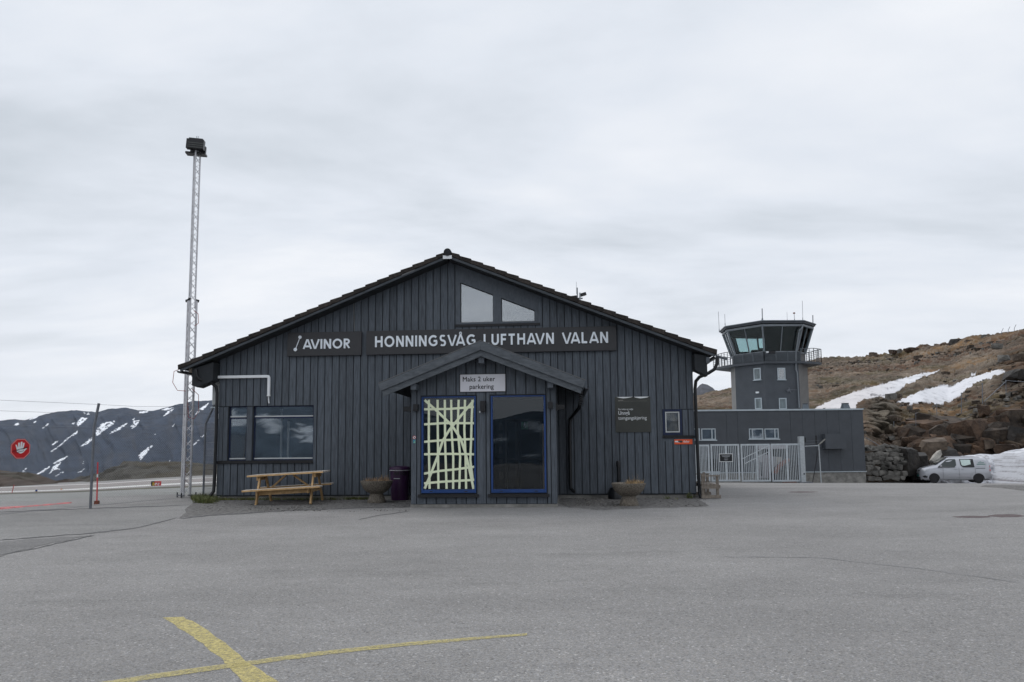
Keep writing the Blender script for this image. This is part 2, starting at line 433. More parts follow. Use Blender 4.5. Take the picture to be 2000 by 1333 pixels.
# ================================================================== THE SETTING
def axis(lo, hi, fine_lo, fine_hi, step, grow=1.25):
    v = list(np.arange(fine_lo, fine_hi+1e-6, step)); s = step
    while v[-1] < hi: s *= grow; v.append(min(hi, v[-1]+s))
    s = step
    while v[0] > lo: s *= grow; v.insert(0, max(lo, v[0]-s))
    return np.array(v)
def _ground():
    xs = axis(-3500, 3500, -40, 60, 2.0); ys = axis(-1400, 420, -8, 140, 2.0, 1.3)
    ys = np.unique(np.concatenate([ys, [24., 60., 62., 110., 112.]]))
    P = np.zeros((len(xs), len(ys), 3))
    for i, x in enumerate(xs):
        for j, y in enumerate(ys): P[i, j] = (x, y, gz(x, y))
    o = grid_mesh('ground', P, M['asphalt'], smooth=False)
    struct(o, 'grey worn asphalt forecourt with fine pale stones')
_ground()
def sheet(name, px, m, lift, label=None):
    mb = MB(); mb.poly([gnd(*p)+Vector((0, 0, lift)) for p in px])
    o = mb.build(name, m, fix=False)
    if o.data.polygons[0].normal.z < 0: o.data.flip_normals()
    return struct(o, label)
def strip(name, A, B, m, lift, label=None, nsub=14, nal=16):
    """band between two pixel lines on the ground, following the ground height"""
    def samp(L_, t):
        k = t*(len(L_)-1); i = min(int(k), len(L_)-2); f = k-i
        return (L_[i][0]*(1-f)+L_[i+1][0]*f, L_[i][1]*(1-f)+L_[i+1][1]*f)
    P = np.zeros((nal+1, nsub+1, 3))
    for i in range(nal+1):
        a = gnd(*samp(A, i/nal)); b = gnd(*samp(B, i/nal))
        for j in range(nsub+1):
            p = a.lerp(b, j/nsub); P[i, j] = (p.x, p.y, gz(p.x, p.y)+(lift if 0 < j else -.02))
    return struct(grid_mesh(name, P, m, smooth=False), label)
def wob(pts, n=8, amp=2.0, seed=1, closed=True):
    r = random.Random(seed); o = []
    m = len(pts) if closed else len(pts)-1
    for i in range(m):
        a = pts[i]; b = pts[(i+1) % len(pts)]
        for k in range(n):
            t = k/n; s = 0 if k == 0 else amp
            o.append((a[0]+(b[0]-a[0])*t+r.uniform(-s, s)*1.5, a[1]+(b[1]-a[1])*t+r.uniform(-s, s)*.35))
    if not closed: o.append(pts[-1])
    return o
# older and newer asphalt fields on the left
sheet('pavement', wob([(-320, 1098), (-320, 1060), (0, 1057), (60, 1050), (180, 1043), (270, 1032), (340, 1014), (372, 988), (372, 975), (180, 996), (0, 1003), (-260, 1010), (-500, 1018), (-700, 1100)], 6, 2), M['asphalt_b'], .002, 'older smooth asphalt beside the fence')
sheet('pavement', wob([(-400, 1150), (-320, 1102), (-320, 1062), (0, 1060), (60, 1053), (180, 1046), (90, 1064), (40, 1076), (0, 1088)], 6, 3, 3), M['asphalt_d'], .004, 'dark asphalt wedge at the left edge')
sheet('gravel', wob([(374, 985), (350, 1012), (425, 1006), (520, 1000), (640, 996), (760, 992), (815, 990), (815, 968), (700, 967), (560, 967), (430, 967), (380, 967)], 5, 3, 4), M['gravel'], .003, 'dark gravel strip along the wall')
sheet('gravel', wob([(1093, 985), (1110, 992), (1180, 997), (1290, 992), (1385, 989), (1368, 975), (1362, 966), (1240, 964), (1110, 964), (1085, 966)], 5, 3, 5), M['gravel'], .003, 'dark gravel strip right of the porch')
M['crack_f'] = mat('asphalt_hairline', (.185, .185, .187), .95, .2, 8)
M['crack_w'] = mat('asphalt_joint', (.175, .173, .172), .95, .2, 8)
def crack(px, wpx, lift=.0055, seed=1, m='crack'):
    P = wob(px, 7, 1.6, seed, False); mb = MB(); r = random.Random(seed)
    up = []; dn = []
    for k, (x, y) in enumerate(P):
        h = wpx*r.uniform(.35, 1)*(0.25 if k in (0, len(P)-1) else 1)
        up.append(gnd(x, y-h/2)+Vector((0, 0, lift))); dn.append(gnd(x, y+h/2)+Vector((0, 0, lift)))
    for k in range(len(P)-1): mb.poly([dn[k], dn[k+1], up[k+1], up[k]])
    o = mb.build('asphalt_seam', M[m], fix=False)
    return struct(o, 'thin dark seam in the asphalt')
crack([(0, 1056), (90, 1049), (180, 1042), (270, 1031), (345, 1012)], 1.6, seed=2)
crack([(0, 1085), (60, 1074), (130, 1058), (185, 1046)], 1.5, seed=3)
crack([(0, 1001), (90, 997), (180, 994), (370, 987)], 1.8, seed=4)
crack([(350, 1013), (420, 1007), (600, 996), (700, 993), (800, 991)], 1.6, seed=5)
crack([(700, 1016), (735, 1008), (800, 999)], 1.1, seed=6)
crack([(1400, 1088), (1600, 1090), (1800, 1112), (1999, 1140)], .7, seed=9, m='crack_f')
for i, (cx_, cy_, a_, b_) in enumerate([(1900, 1010, 38, 2.2), (1967, 1008, 36, 3), (1568, 961.5, 30, 1.1)]):
    sheet('pothole', [(cx_+a_*cos(t/20*2*pi)*random.uniform(.8, 1.1), cy_+b_*sin(t/20*2*pi)*random.uniform(.8, 1.1)) for t in range(20)], M['redpatch'], .003, 'shallow gravelly worn spot in the asphalt')
# yellow paint
sheet('road_marking', wob([(318, 1207), (358, 1205), (400, 1228), (440, 1256), (478, 1291), (520, 1318), (575, 1356), (500, 1356), (462, 1318), (436, 1290), (400, 1262), (370, 1240)], 5, 2.2, 11), M['ypaint'], .002, 'broad worn yellow stroke on the asphalt')
sheet('road_marking', wob([(150, 1341), (300, 1317), (440, 1298), (620, 1274), (800, 1255), (1030, 1238), (1030, 1242), (800, 1262), (620, 1282), (440, 1307), (300, 1327), (150, 1352)], 6, 1.2, 12), M['ypaint2'], .004, 'thin faded yellow line crossing the broad stroke')
# airfield, seen through the fence
strip('apron', [(-160, 990), (0, 984), (140, 976), (260, 970), (420, 965)], [(-160, 972.5), (0, 967), (140, 963.3), (260, 957.5), (460, 950)], M['apron'], .02, 'airfield apron beyond the fence')
strip('runway', [(-160, 970), (0, 964.5), (140, 960), (260, 953.5), (460, 943.5)], [(-160, 957.5), (0, 952.8), (140, 947), (260, 940), (460, 931)], M['runway'], .03, 'pinkish grey runway beyond the fence')
strip('runway_marking', [(-160, 966.8), (0, 962.8), (100, 960), (200, 955.6), (300, 950), (460, 942.5)], [(-160, 965.4), (0, 961.5), (100, 958.6), (200, 953.6), (300, 947.6), (460, 939.8)], M['wpaint'], .05, 'white edge line of the runway', 3)
strip('runway_marking', [(-160, 957.9), (0, 953.5), (100, 949.8), (200, 946), (300, 939.6), (460, 932)], [(-160, 957.2), (0, 952.9), (100, 949.2), (200, 945.3), (300, 938.9), (460, 931.3)], M['wpaint'], .05, 'far thin white edge line of the runway', 3)
strip('apron_marking', [(-60, 1001), (0, 996.3), (45, 991.5)], [(-60, 996.5), (0, 993), (45, 990.2)], M['rpaint'], .03, 'red paint line on the apron', 2)
strip('apron_marking', [(45, 991.5), (90, 988), (140, 983.6)], [(45, 990.8), (90, 987), (140, 982.6)], M['rpaint'], .03, 'faint red paint line on the apron', 2)
_v = strip('grass_verge', [(-160, 973), (0, 967.4), (140, 963.4), (260, 958), (460, 950.2)], [(-160, 971.2), (0, 965.4), (140, 961.6), (260, 955.6), (460, 947.8)], mat('verge_turf', (.055, .055, .03), .9, .5, .6, col2=(.11, .10, .07)), .06, 'dull grass verge between apron and runway', 3)

# distant mountains across the fjord
SNOW = [[(98, 884), (118, 868), (133, 855), (152, 841), (150, 848), (140, 852), (128, 862), (112, 876)],
 [(150, 825), (160, 815), (172, 817), (165, 823), (152, 834)], [(155, 874), (168, 864), (181, 853), (183, 857), (170, 868)],
 [(188, 841), (198, 828), (224, 822), (221, 829), (205, 840), (188, 853)], [(213, 849), (228, 837), (250, 825), (245, 832), (230, 841)],
 [(256, 832), (262, 822), (273, 821), (266, 833), (258, 838)], [(258, 820), (264, 816), (262, 821)], [(83, 837), (92, 828), (97, 827), (90, 834)],
 [(26, 830), (34, 826), (38, 829), (31, 832)], [(65, 824), (71, 822), (68, 827)], [(270, 893), (276, 884), (290, 874), (300, 868), (297, 873), (288, 882), (276, 899)],
 [(334, 834), (342, 828), (339, 833)], [(318, 813), (328, 804), (341, 798), (334, 806), (321, 813)], [(270, 805), (290, 803), (285, 807), (272, 807)], [(312, 802), (325, 797), (340, 796), (325, 802)],
 [(380, 812), (388, 800), (408, 787), (402, 797), (392, 803)], [(374, 871), (385, 862), (392, 858), (382, 867)], [(391, 855), (404, 845), (400, 851)], [(325, 905), (333, 899), (330, 905)],
 [(105, 905), (118, 897), (133, 890), (126, 897), (110, 906)], [(70, 927), (85, 918), (100, 909), (96, 914), (84, 923), (73, 928)], [(95, 927), (104, 912), (119, 903), (112, 915), (118, 917), (106, 918)],
 [(109, 931), (118, 923), (130, 921), (118, 926)], [(33, 930), (42, 922), (52, 914), (44, 925), (36, 931)], [(149, 925), (158, 920), (166, 915), (160, 922)], [(160, 905), (166, 900), (162, 906)],
 [(100, 871), (108, 862), (115, 861), (106, 869)], [(170, 806), (177, 809), (171, 811)], [(163, 806), (168, 808), (164, 809)], [(140, 829), (148, 823), (143, 830)], [(55, 820), (75, 812), (74, 816), (58, 821)], [(301, 850), (305, 847), (303, 851)]]
def project(P):
    """pixel position of world points"""
    R = np.array(CM3); q = (P.reshape(-1, 3)-np.array(EYE)) @ R
    z = np.minimum(q[:, 2], -.1); return (1000+q[:, 0]/-z*FPX).reshape(P.shape[:2]), (666.5+75-q[:, 1]/-z*FPX).reshape(P.shape[:2])
def mountain(name, crest, foot_y, Y0, Y1, col, seed, snow=(), nx=520, ny=190, label='', back=.35, disp=8, rough=1.0):
    cxs = [c[0] for c in crest]; cys = [c[1] for c in crest]
    X = np.linspace(cxs[0], cxs[-1], nx); T = np.linspace(0, 1+back, ny)
    P = np.zeros((nx, ny, 3)); PX = np.zeros((nx, ny)); PY = np.zeros((nx, ny))
    for i, x in enumerate(X):
        cyv = np.interp(x, cxs, cys)
        cyv += (fbm(np.array([x*.05]), np.array([seed*3.1]), 5, seed)[0]-.5)*5*rough
        a = at(x, foot_y, Y0); b = at(x, cyv, Y1)
        for j, t in enumerate(T):
            if t <= 1:
                p = a.lerp(b, t); p.z = a.z+(b.z-a.z)*(t**.92)
                PX[i, j] = x; PY[i, j] = foot_y+(cyv-foot_y)*t**.92
            else:
                k = (t-1)/back; p = Vector((b.x, b.y+600*k, b.z-260*k**1.3)); PX[i, j] = x; PY[i, j] = -999
            P[i, j] = p
    u = PX*.022; v = T[None, :].repeat(nx, 0)*5
    gul = fbm(u*2.2+v*.55, v*.35-u*.2, 5, seed)          # gullies running down to the left
    big = fbm(u*.7, v*.6, 4, seed+9)
    fade = np.clip(1-np.abs(T[None, :]-1)*6, 0, 1); amp = disp*(1-.85*fade)
    d = (gul-.5)*2*amp+(big-.5)*3*amp
    P[..., 1] += -d*2.2; P[..., 2] += d*.5+(fbm(u*9+v*1.5, v*2-u, 4, seed+14)-.5)*disp*.35*(1-fade)
    c = np.zeros((nx, ny, 3)); base = np.array(col)
    tone = .75+.5*fbm(u*4, v*2, 5, seed+3)
    c[:] = base[None, None]*tone[..., None]
    warm = np.clip((fbm(u*3+5, v*1.5, 4, seed+5)-.52)*5, 0, 1)[..., None]
    c = c*(1-warm*.25)+np.array([.075, .07, .07])*warm*.25
    jx = (fbm(PX*.35, PY*.35, 3, 4)-.5)*7; jy = (fbm(PX*.35+50, PY*.35, 3, 5)-.5)*5
    QX, QY = project(P)
    for pg in snow:
        mk = inpoly(QX+jx*.5, QY+jy*.5, pg) & (fbm(QX*.30+QY*.22, QY*.5, 3, 8) > .36) & (T[None, :] < 1.02); c[mk] = (.82, .84, .88)
    o = grid_mesh(name, P, M['far'], c); struct(o, label); return o
mountain('mountain', [(-700, 800), (-300, 840), (-60, 828), (0, 822), (30, 820), (50, 822), (75, 813), (100, 806), (150, 801), (190, 806), (215, 798), (245, 797), (275, 803), (300, 803), (330, 795), (350, 789), (380, 784), (415, 783), (520, 772), (700, 790)],
         952, 1500, 2300, (.034, .047, .072), 3, SNOW, nx=900, ny=220, label='dark blue-grey mountainside with slanting snow streaks')
mountain('mountain', [(1250, 830), (1330, 790), (1360, 762), (1372, 748), (1382, 751), (1392, 757), (1402, 769), (1430, 790), (1500, 830)], 880, 700, 1000, (.075, .078, .09), 11, (), 160, 60, 'small distant peak right of the terminal', disp=6)
# mountain across the fjord behind the photographer (mirrored in the windows)
def back_mountain():
    nx, ny = 420, 120; P = np.zeros((nx, ny, 3)); X = np.linspace(-2600, 2600, nx); T = np.linspace(0, 1.25, ny)
    xx, tt = np.meshgrid(X, T, indexing='ij')
    h = 42+105*np.exp(-((xx+780)/300)**2)+22*np.exp(-((xx+150)/90)**2)+60*np.exp(-((xx-900)/500)**2)+24*fbm(xx*.006, xx*0+2, 5, 21)
    k = np.where(tt <= 1, tt**.9, 1-(tt-1)*1.2)
    g = fbm(xx*.012+tt*2.5, tt*2-xx*.002, 5, 23)-.5
    P[..., 0] = xx; P[..., 1] = -700-tt*800+g*60; P[..., 2] = -260+(h+260)*k+g*16*np.clip(1-tt*.6, 0, 1)
    c = np.ones((nx, ny, 3))*np.array([.085, .115, .15])*(.6+.8*fbm(xx*.02, tt*6, 4, 31))[..., None]
    sn = fbm((xx+tt*700)*.026, tt*16-xx*.005, 4, 41)
    mk = (sn > .67) & (tt < 1.02) & (tt > .70); c[mk] = (.50, .55, .60)
    struct(grid_mesh('mountain', P, M['far'], c), 'snow streaked mountain behind the photographer')
back_mountain()

# low mounds beyond the runway
def knoll(pts, foot, Y0, Y1, seed, label, col):
    xs = [p[0] for p in pts]; ys = [p[1] for p in pts]; nx, ny = 260, 70
    X = np.linspace(xs[0], xs[-1], nx); T = np.linspace(0, 1.5, ny); P = np.zeros((nx, ny, 3))
    for i, x in enumerate(X):
        cy_ = np.interp(x, xs, ys); fy = np.interp(x, [q[0] for q in foot], [q[1] for q in foot])
        a = at(x, fy, Y0); a.z = gz(a.x, a.y)-.25; b = at(x, cy_, Y1)
        for j, t in enumerate(T):
            if t <= 1: p = a.lerp(b, t); p.z = a.z+(b.z-a.z)*sin(t*pi/2)
            else: p = Vector((b.x, b.y+(t-1)*50, b.z-((t-1)*2)**1.6*7))
            P[i, j] = p
    x = P[..., 0]; y = P[..., 1]
    v, ed, tl = vor(x*.35, y*.28, seed); P[..., 2] += ((v-.5)*.8+(fbm(x*.5, y*.5, 4, seed)-.5)*1.0)*np.clip(T*5, 0, 1)[None, :]
    c = np.array(col)[None, None]*(.55+.9*fbm(x*.3, y*.3, 5, seed+4))[..., None]
    k = np.clip((fbm(x*.12, y*.15, 3, seed+8)-.5)*8, 0, 1)[..., None]; c = c*(1-k)+np.array([.06, .052, .038])*k
    struct(grid_mesh('hill', P, M['terrain'], c), label)
knoll([(120, 946), (165, 934), (200, 921), (235, 909), (265, 906), (330, 907), (370, 905), (415, 912), (470, 915), (620, 935)], [(120, 948), (460, 932), (620, 930)], 108, 125, 51, 'low rocky mound beyond the runway', (.058, .054, .046))
knoll([(-500, 915), (-200, 905), (-40, 918), (0, 925), (25, 927), (52, 935), (80, 941), (120, 941), (165, 940), (240, 941)], [(-500, 975), (0, 953), (240, 943)], 105, 120, 57, 'low brown knoll at the left edge', (.060, .045, .036))

# ------------------------------------------------------------------ rocky hillside on the right
HS = {1300: [(900, 64), (868, 66), (800, 75), (795, 100), (790, 120)],
 1365: [(930, 62), (868, 64), (800, 74), (780, 104), (772, 120)],
 1400: [(930, 62), (868, 64), (800, 74), (775, 100), (763, 118)],
 1430: [(930, 62), (868, 64), (800, 74), (772, 100), (757, 118)],
 1500: [(935, 61), (868, 63), (800, 74), (760, 92), (729, 115)],
 1600: [(938, 58), (868, 60), (800, 70), (750, 88), (703, 112)],
 1690: [(941, 50.2), (872, 51.5), (800, 62), (745, 84), (698, 110)],
 1760: [(942, 50.6), (876, 52.6), (800, 63), (745, 80), (692, 106)],
 1800: [(943, 51.5), (886, 53.5), (800, 63), (740, 78), (680, 103)],
 1850: [(944, 52.5), (872, 54), (825, 60), (745, 76), (671, 100)],
 1900: [(945, 52.5), (870, 53.8), (812, 57.5), (740, 72), (659, 96)],
 1960: [(946, 52), (872, 53), (800, 56.5), (730, 67), (652, 91)],
 2000: [(947, 51.5), (870, 52.5), (790, 55.5), (720, 64), (645, 88)],
 2150: [(950, 50), (870, 51), (780, 54), (700, 61), (610, 82)],
 2500: [(960, 46), (860, 47), (750, 50), (660, 56), (560, 76)]}
S1 = [(1585, 800), (1600, 793), (1640, 775), (1690, 760), (1740, 747), (1790, 733), (1836, 723), (1833, 728), (1810, 734), (1790, 745), (1772, 752), (1755, 763), (1742, 776), (1725, 779), (1720, 774), (1690, 781), (1676, 785), (1670, 800)]
S2 = [(1756, 784), (1768, 777), (1790, 768), (1830, 755), (1850, 753), (1852, 757), (1870, 750), (1900, 736), (1940, 725), (1957, 724), (1955, 728), (1960, 733), (1945, 737), (1930, 742), (1910, 749), (1890, 760), (1875, 772), (1855, 785), (1840, 789), (1825, 790), (1805, 785), (1788, 787), (1775, 790), (1768, 786)]
S3 = [(1896, 731), (1906, 728), (1902, 732), (1897, 734)]; S4 = [(1842, 819), (1850, 816), (1859, 817), (1850, 820)]
hs_keys = sorted(HS)
def hs_point(px, t, raw=False):
    """t 0..4 along the profile foot..crest (continuous)"""
    k = max(0, min(len(hs_keys)-2, int(np.searchsorted(hs_keys, px)-1))); a, b = hs_keys[k], hs_keys[k+1]; f = min(1, max(0, (px-a)/(b-a))); f = f*f*(3-2*f)*.7+f*.3
    i = min(int(t), 3); g = t-i
    A = [HS[a][i][q]*(1-g)+HS[a][i+1][q]*g for q in (0, 1)]; B = [HS[b][i][q]*(1-g)+HS[b][i+1][q]*g for q in (0, 1)]
    return A[0]*(1-f)+B[0]*f, A[1]*(1-f)+B[1]*f
def hillside():
    nx, ny = 880, 420
    X = np.concatenate([np.linspace(1300, 1590, 150, endpoint=False), np.linspace(1590, 2010, 620, endpoint=False), np.linspace(2010, 2500, nx-770)])
    Tm = np.concatenate([np.linspace(0, 4, 360, endpoint=False), np.linspace(4, 4.6, ny-360)])
    P = np.zeros((nx, ny, 3)); PX = np.zeros((nx, ny)); PY = np.zeros((nx, ny))
    for i, x in enumerate(X):
        pr = np.array([hs_point(x, t) for t in np.linspace(0, 4, 17)])
        for j, t in enumerate(Tm):
            tt = min(t, 4)*4; k = min(int(tt), 15); f = tt-k
            py = pr[k, 0]*(1-f)+pr[k+1, 0]*f; Y = pr[k, 1]*(1-f)+pr[k+1, 1]*f
            p = at(x, py, Y)
            if t > 4: p = p+Vector((0, (t-4)*60, -(t-4)*12))
            P[i, j] = p; PX[i, j] = x; PY[i, j] = py if t <= 4 else 0
    T = Tm[None, :].repeat(nx, 0)
    x, y, z = P[..., 0].copy(), P[..., 1].copy(), P[..., 2].copy()
    cliff = np.clip(1.75-T, 0, 1)*np.clip((PX-1700)/60, 0, 1); cliff = np.maximum(cliff, np.clip((PX-1880)/90, 0, 1)*np.clip(2.3-T, 0, 1))
    crag = np.exp(-((PX-1722)/32)**2-((PY-815)/36)**2)         # grey outcrop next to the building
    crag2 = np.clip((PX-1930)/50, 0, 1)*np.clip(1-np.abs(PY-735)/75, 0, 1)
    rock = np.clip(np.maximum(np.maximum(cliff, crag*1.3), crag2*.9), 0, 1)
    v1, e1, t1 = vor(x*.34+z*.25, z*.55+y*.1, 61); v2, e2, t2 = vor(x*.95+z*.3, z*1.25+y*.2, 71)
    v3, e3, t3 = vor(x*1.6, y*.8+z*1.2, 81); v4, e4, t4 = vor(x*3.2, y*1.8+z*2.2, 83)
    soft = (fbm(x*.12, y*.12+z*.1, 5, 91)-.5)*2.0+(fbm(x*.6, y*.5+z*.6, 4, 92)-.5)*.55
    rub = np.clip((fbm(x*.09, y*.09, 3, 95)-.42)*5, 0, 1)
    stones = np.clip(.30-e3, -1, .3)*0+(v3 > .62)*(np.clip(e3*3, 0, 1))*.20*rub+(v4 > .55)*np.clip(e4*3, 0, 1)*.11
    crest = np.clip((T-3.4)/.5, 0, 1)
    vb, eb, tb = vor(x*.45, y*.3, 87); stones = stones+crest*np.clip((PX-1630)/60, 0, 1)*((vb > .6)*np.clip(eb*3, 0, 1)*(.5+tb*.6)*.7)
    sn = np.zeros(PX.shape, bool)
    jx = (fbm(PX*.10, PY*.16, 4, 14)-.5)*16; jy = (fbm(PX*.10+50, PY*.16, 4, 15)-.5)*9
    blocks = (v1-.5)*2.6+t1*1.6+(v2-.5)*.9+t2*.8-np.exp(-e1*9)*.55-np.exp(-e2*12)*.28
    d_soft = soft*.55+stones; d_soft_pre = soft*.3+.10
    P0_ = P.copy(); P0_[..., 2] += d_soft_pre*(1-rock)
    QX, QY = project(P0_)
    for pg in (S1, S2, S3, S4): sn |= inpoly(QX+jx*.6, QY+jy*.6, pg)
    vz = np.where(sn, soft*.3+.10+(fbm(x*1.2, y*.7, 4, 113)-.5)*.22, d_soft*(1-rock))
    P[..., 2] += vz*np.clip(T*2+.1, 0, 1)
    P[..., 1] -= blocks*rock*.9; P[..., 2] += blocks*rock*.32*np.clip(T*2, 0, 1); P[..., 0] += t2*rock*.4
    # colours (bare-ground albedos)
    n1_ = fbm(x*.10, y*.08+z*.2, 5, 101); n2_ = fbm(x*.5, y*.4+z*.8, 5, 103); n3_ = fbm(x*2.2, y*1.5+z*2.5, 4, 105)
    brown = np.array([.082, .050, .033]); grey = np.array([.108, .088, .072]); ochre = np.array([.155, .103, .055]); moss = np.array([.055, .05, .022]); dark = np.array([.032, .026, .022]); rustc = np.array([.078, .044, .026])
    c = brown+(grey-brown)*np.clip((n1_-.46)*6, 0, 1)[..., None]
    c = c+(ochre-c)*(np.clip((fbm(x*.16+9, y*.12+z*.3, 4, 107)-.50)*7, 0, 1)*np.clip((PX-1600)/300, 0.15, .8))[..., None]
    c = c+(moss-c)*(np.clip((fbm(x*.3+30, y*.2+z*.5, 4, 109)-.56)*8, 0, .7))[..., None]
    st = ((v3 > .62)*(e3 > .12)*rub+(v4 > .6)*(e4 > .1))[..., None].clip(0, 1)
    c = c+(np.array([.17, .16, .145])-c)*st*(.35+.4*_h(np.floor(x*3), np.floor(y*3), 7)[..., None])
    rc = dark+(rustc-dark)*np.clip((v1-.25)*1.6, 0, 1)[..., None]; rc = rc+(np.array([.09, .085, .075])-rc)*np.clip((v2-.62)*2.2, 0, 1)[..., None]
    rcg = np.array([.085, .08, .07])*(.6+.8*v2)[..., None]
    rr = np.clip(rock*1.5, 0, 1)[..., None]; gg = np.clip(crag*1.6, 0, 1)[..., None]
    c = c*(1-rr)+(rc*(1-gg)+rcg*gg)*rr
    c *= (.35+1.3*n2_)[..., None]*(.55+.9*n3_)[..., None]*np.array([1.0, .90, .79])
    sc_ = np.array([.66, .66, .685])*(.86+.2*fbm(x*.6, y*.25, 5, 111))[..., None]*(1-.22*np.clip((fbm(x*2.5, y*1.2, 4, 117)-.6)*8, 0, 1))[..., None]; dk_ = np.clip((1775-PX)/90, 0, 1)[..., None]; sc_ = sc_*(1-dk_)+sc_*np.array([.93, .89, .86])*dk_; c = np.where(sn[..., None], sc_, c)
    o = grid_mesh('hillside', P, M['terrain'], c); struct(o, 'brown rocky hillside with two snow patches')
    return P
HP = hillside()

def boulder_mb(size, seed, cuts=12, sub=2, flat=1.0):
    """angular stone: convex hull of a jittered box with knocked-off corners"""
    r = random.Random(seed); b = bmesh.new(); j = lambda s: r.uniform(-s, s)
    for sx in (-1, 1):
        for sy in (-1, 1):
            for sz in (-1, 1):
                p = Vector((sx*(.72+j(.22)), sy*(.72+j(.22)), sz*(.70+j(.22))))
                if sub > 0 and r.random() < .6:
                    for q in range(3):
                        d = [1, 1, 1]; d[q] = r.uniform(.45, .8); b.verts.new((p.x*d[0], p.y*d[1], p.z*d[2]))
                else: b.verts.new(p)
    for _ in range(3 if sub else 1): v = Vector((r.gauss(0, 1), r.gauss(0, 1), r.gauss(0, 1))).normalized(); b.verts.new(v*r.uniform(.85, 1.05))
    res = bmesh.ops.convex_hull(b, input=b.verts); bmesh.ops.delete(b, geom=[g for g in res['geom_interior'] if isinstance(g, bmesh.types.BMVert)], context='VERTS')
    b.verts.index_update(); mb = MB()
    mb.v = [(v.co.x*size[0], v.co.y*size[1], v.co.z*size[2]) for v in b.verts]
    mb.f = [tuple(v.index for v in f.verts) for f in b.faces]; b.free(); return mb
M['rock'] = mat('brown_rock', (.060, .043, .032), .85, .5, 1.6, bump=.8, bscale=5, island=.45, col2=(.13, .10, .075), bdist=.08)
M['rock_r'] = mat('rusty_rock', (.038, .024, .017), .85, .4, 1.2, bump=.9, bscale=5, island=.5, col2=(.105, .064, .040), bdist=.1)
M['rock_d2'] = mat('dark_brown_rock', (.022, .017, .014), .85, .5, 1.4, bump=.9, bscale=5, island=.5, col2=(.075, .056, .042), bdist=.1)
M['rock_g'] = mat('grey_rock', (.10, .095, .085), .85, .45, 1.6, bump=.8, bscale=5, island=.4, col2=(.18, .17, .155), bdist=.08)
M['rock_d'] = mat('dark_wet_rock', (.014, .013, .012), .6, .5, 1.2, bump=.9, bscale=4, island=.3, col2=(.05, .042, .036), bdist=.1)
def boulder(px, py, wpx, hpx, Y, m, label, seed, rot=0, depth=1.0, tilt=0):
    s = Y/FPX; c = at(px, py, Y)-Vector((0, 0, (hpx*s*.22 if Y > 85 else 0)))
    mb = boulder_mb((wpx*s/2*1.25, wpx*s/2*1.2*depth, hpx*s/2*1.2), seed)
    o = mb.build('boulder', M[m]); o.location = c; o.rotation_euler = (0, tilt, rot); tag(o, label, 'rock'); return o
BL = [(1706, 692, 17, 13, 108, 'rock', 'reddish boulder on the hill crest right of the tower balcony'),
 (1655, 699, 9, 6, 111, 'rock_g', 'small pale stone heap on the hill crest next to the tower'),
 (1745, 686, 14, 10, 105, 'rock_r', 'square dark boulder on the crest above the long snow patch'),
 (1757, 684, 6, 9, 104, 'rock_g', 'narrow upright stone on the crest beside the square boulder'),
 (1781, 682, 24, 9, 103, 'rock_r', 'long low rock outcrop at the middle of the crest'),
 (1868, 667, 22, 15, 98, 'rock_d', 'darkest jagged boulder on the hill crest'),
 (1893, 664, 12, 9, 97, 'rock', 'low rounded stone right of the darkest crest boulder'),
 (1903, 661, 8, 11, 96, 'rock', 'upright pointed stone on the crest'),
 (1922, 658, 13, 11, 94, 'rock_g', 'grey lumpy boulder on the crest near two pointed stones'),
 (1844, 673, 12, 6, 99, 'rock_r', 'small brown stones left of the darkest crest boulder'),
 (1938, 657, 14, 8, 93, 'rock', 'flat brown boulder on the crest near the upper right'),
 (1922, 803, 17, 24, 56.5, 'rock_r', 'rust coloured pinnacle rock standing on the cliff top'),
 (1985, 735, 34, 26, 62, 'rock_d', 'big dark boulder at the right end of the upper snow patch'),
 (1958, 700, 24, 14, 68, 'rock_g', 'grey boulder low on the upper right slope'),
 (1990, 700, 22, 18, 66, 'rock', 'brown boulder high at the right edge'),
 (1948, 677, 20, 12, 76, 'rock_g', 'grey slab in the grassy upper right slope'),
 (1893, 843, 60, 46, 53.8, 'rock_r', 'largest rust brown block in the cliff behind the van'),
 (1962, 826, 40, 26, 54.5, 'rock', 'wide brown block near the cliff top at the right'),
 (1965, 878, 46, 22, 51.6, 'rock_r', 'rounded brown boulder lying above the snow bank'),
 (1985, 848, 34, 34, 52.5, 'rock_d', 'tall dark block in the cliff at the right edge'),
 (1930, 868, 22, 20, 52.4, 'rock', 'small brown block at the foot of the largest cliff block'),
 (1772, 904, 34, 58, 50.2, 'rock_d', 'black wet boulder beside the dry stone wall'),
 (1795, 915, 30, 60, 50.4, 'rock_d', 'dark upright boulder behind the van bonnet'),
 (1822, 878, 42, 46, 52.2, 'rock', 'brown block in the cliff above the pale slab'),
 (1850, 892, 40, 34, 52.0, 'rock_d', 'dark flat rock behind the van roof'),
 (1752, 866, 15, 12, 51.5, 'rock', 'brown stone on top of the dry stone wall'),
 (1688+52, 775, 20, 13, 63, 'rock_g', 'grey slab at the lower end of the long snow patch')]
for i, b_ in enumerate(BL):
    boulder(*b_[:5], b_[5], b_[6], 300+i, rot=random.uniform(0, 3), depth=.9)
# pale slab leaning behind the van
o = boulder_mb((.26, .22, .75), 77, 7).build('rock_slab', M['marble']); o.location = at(1829, 893, 50.2); o.rotation_euler = (0, radians(40), 0)
tag(o, 'long white slab of rock leaning up behind the van windscreen', 'rock')
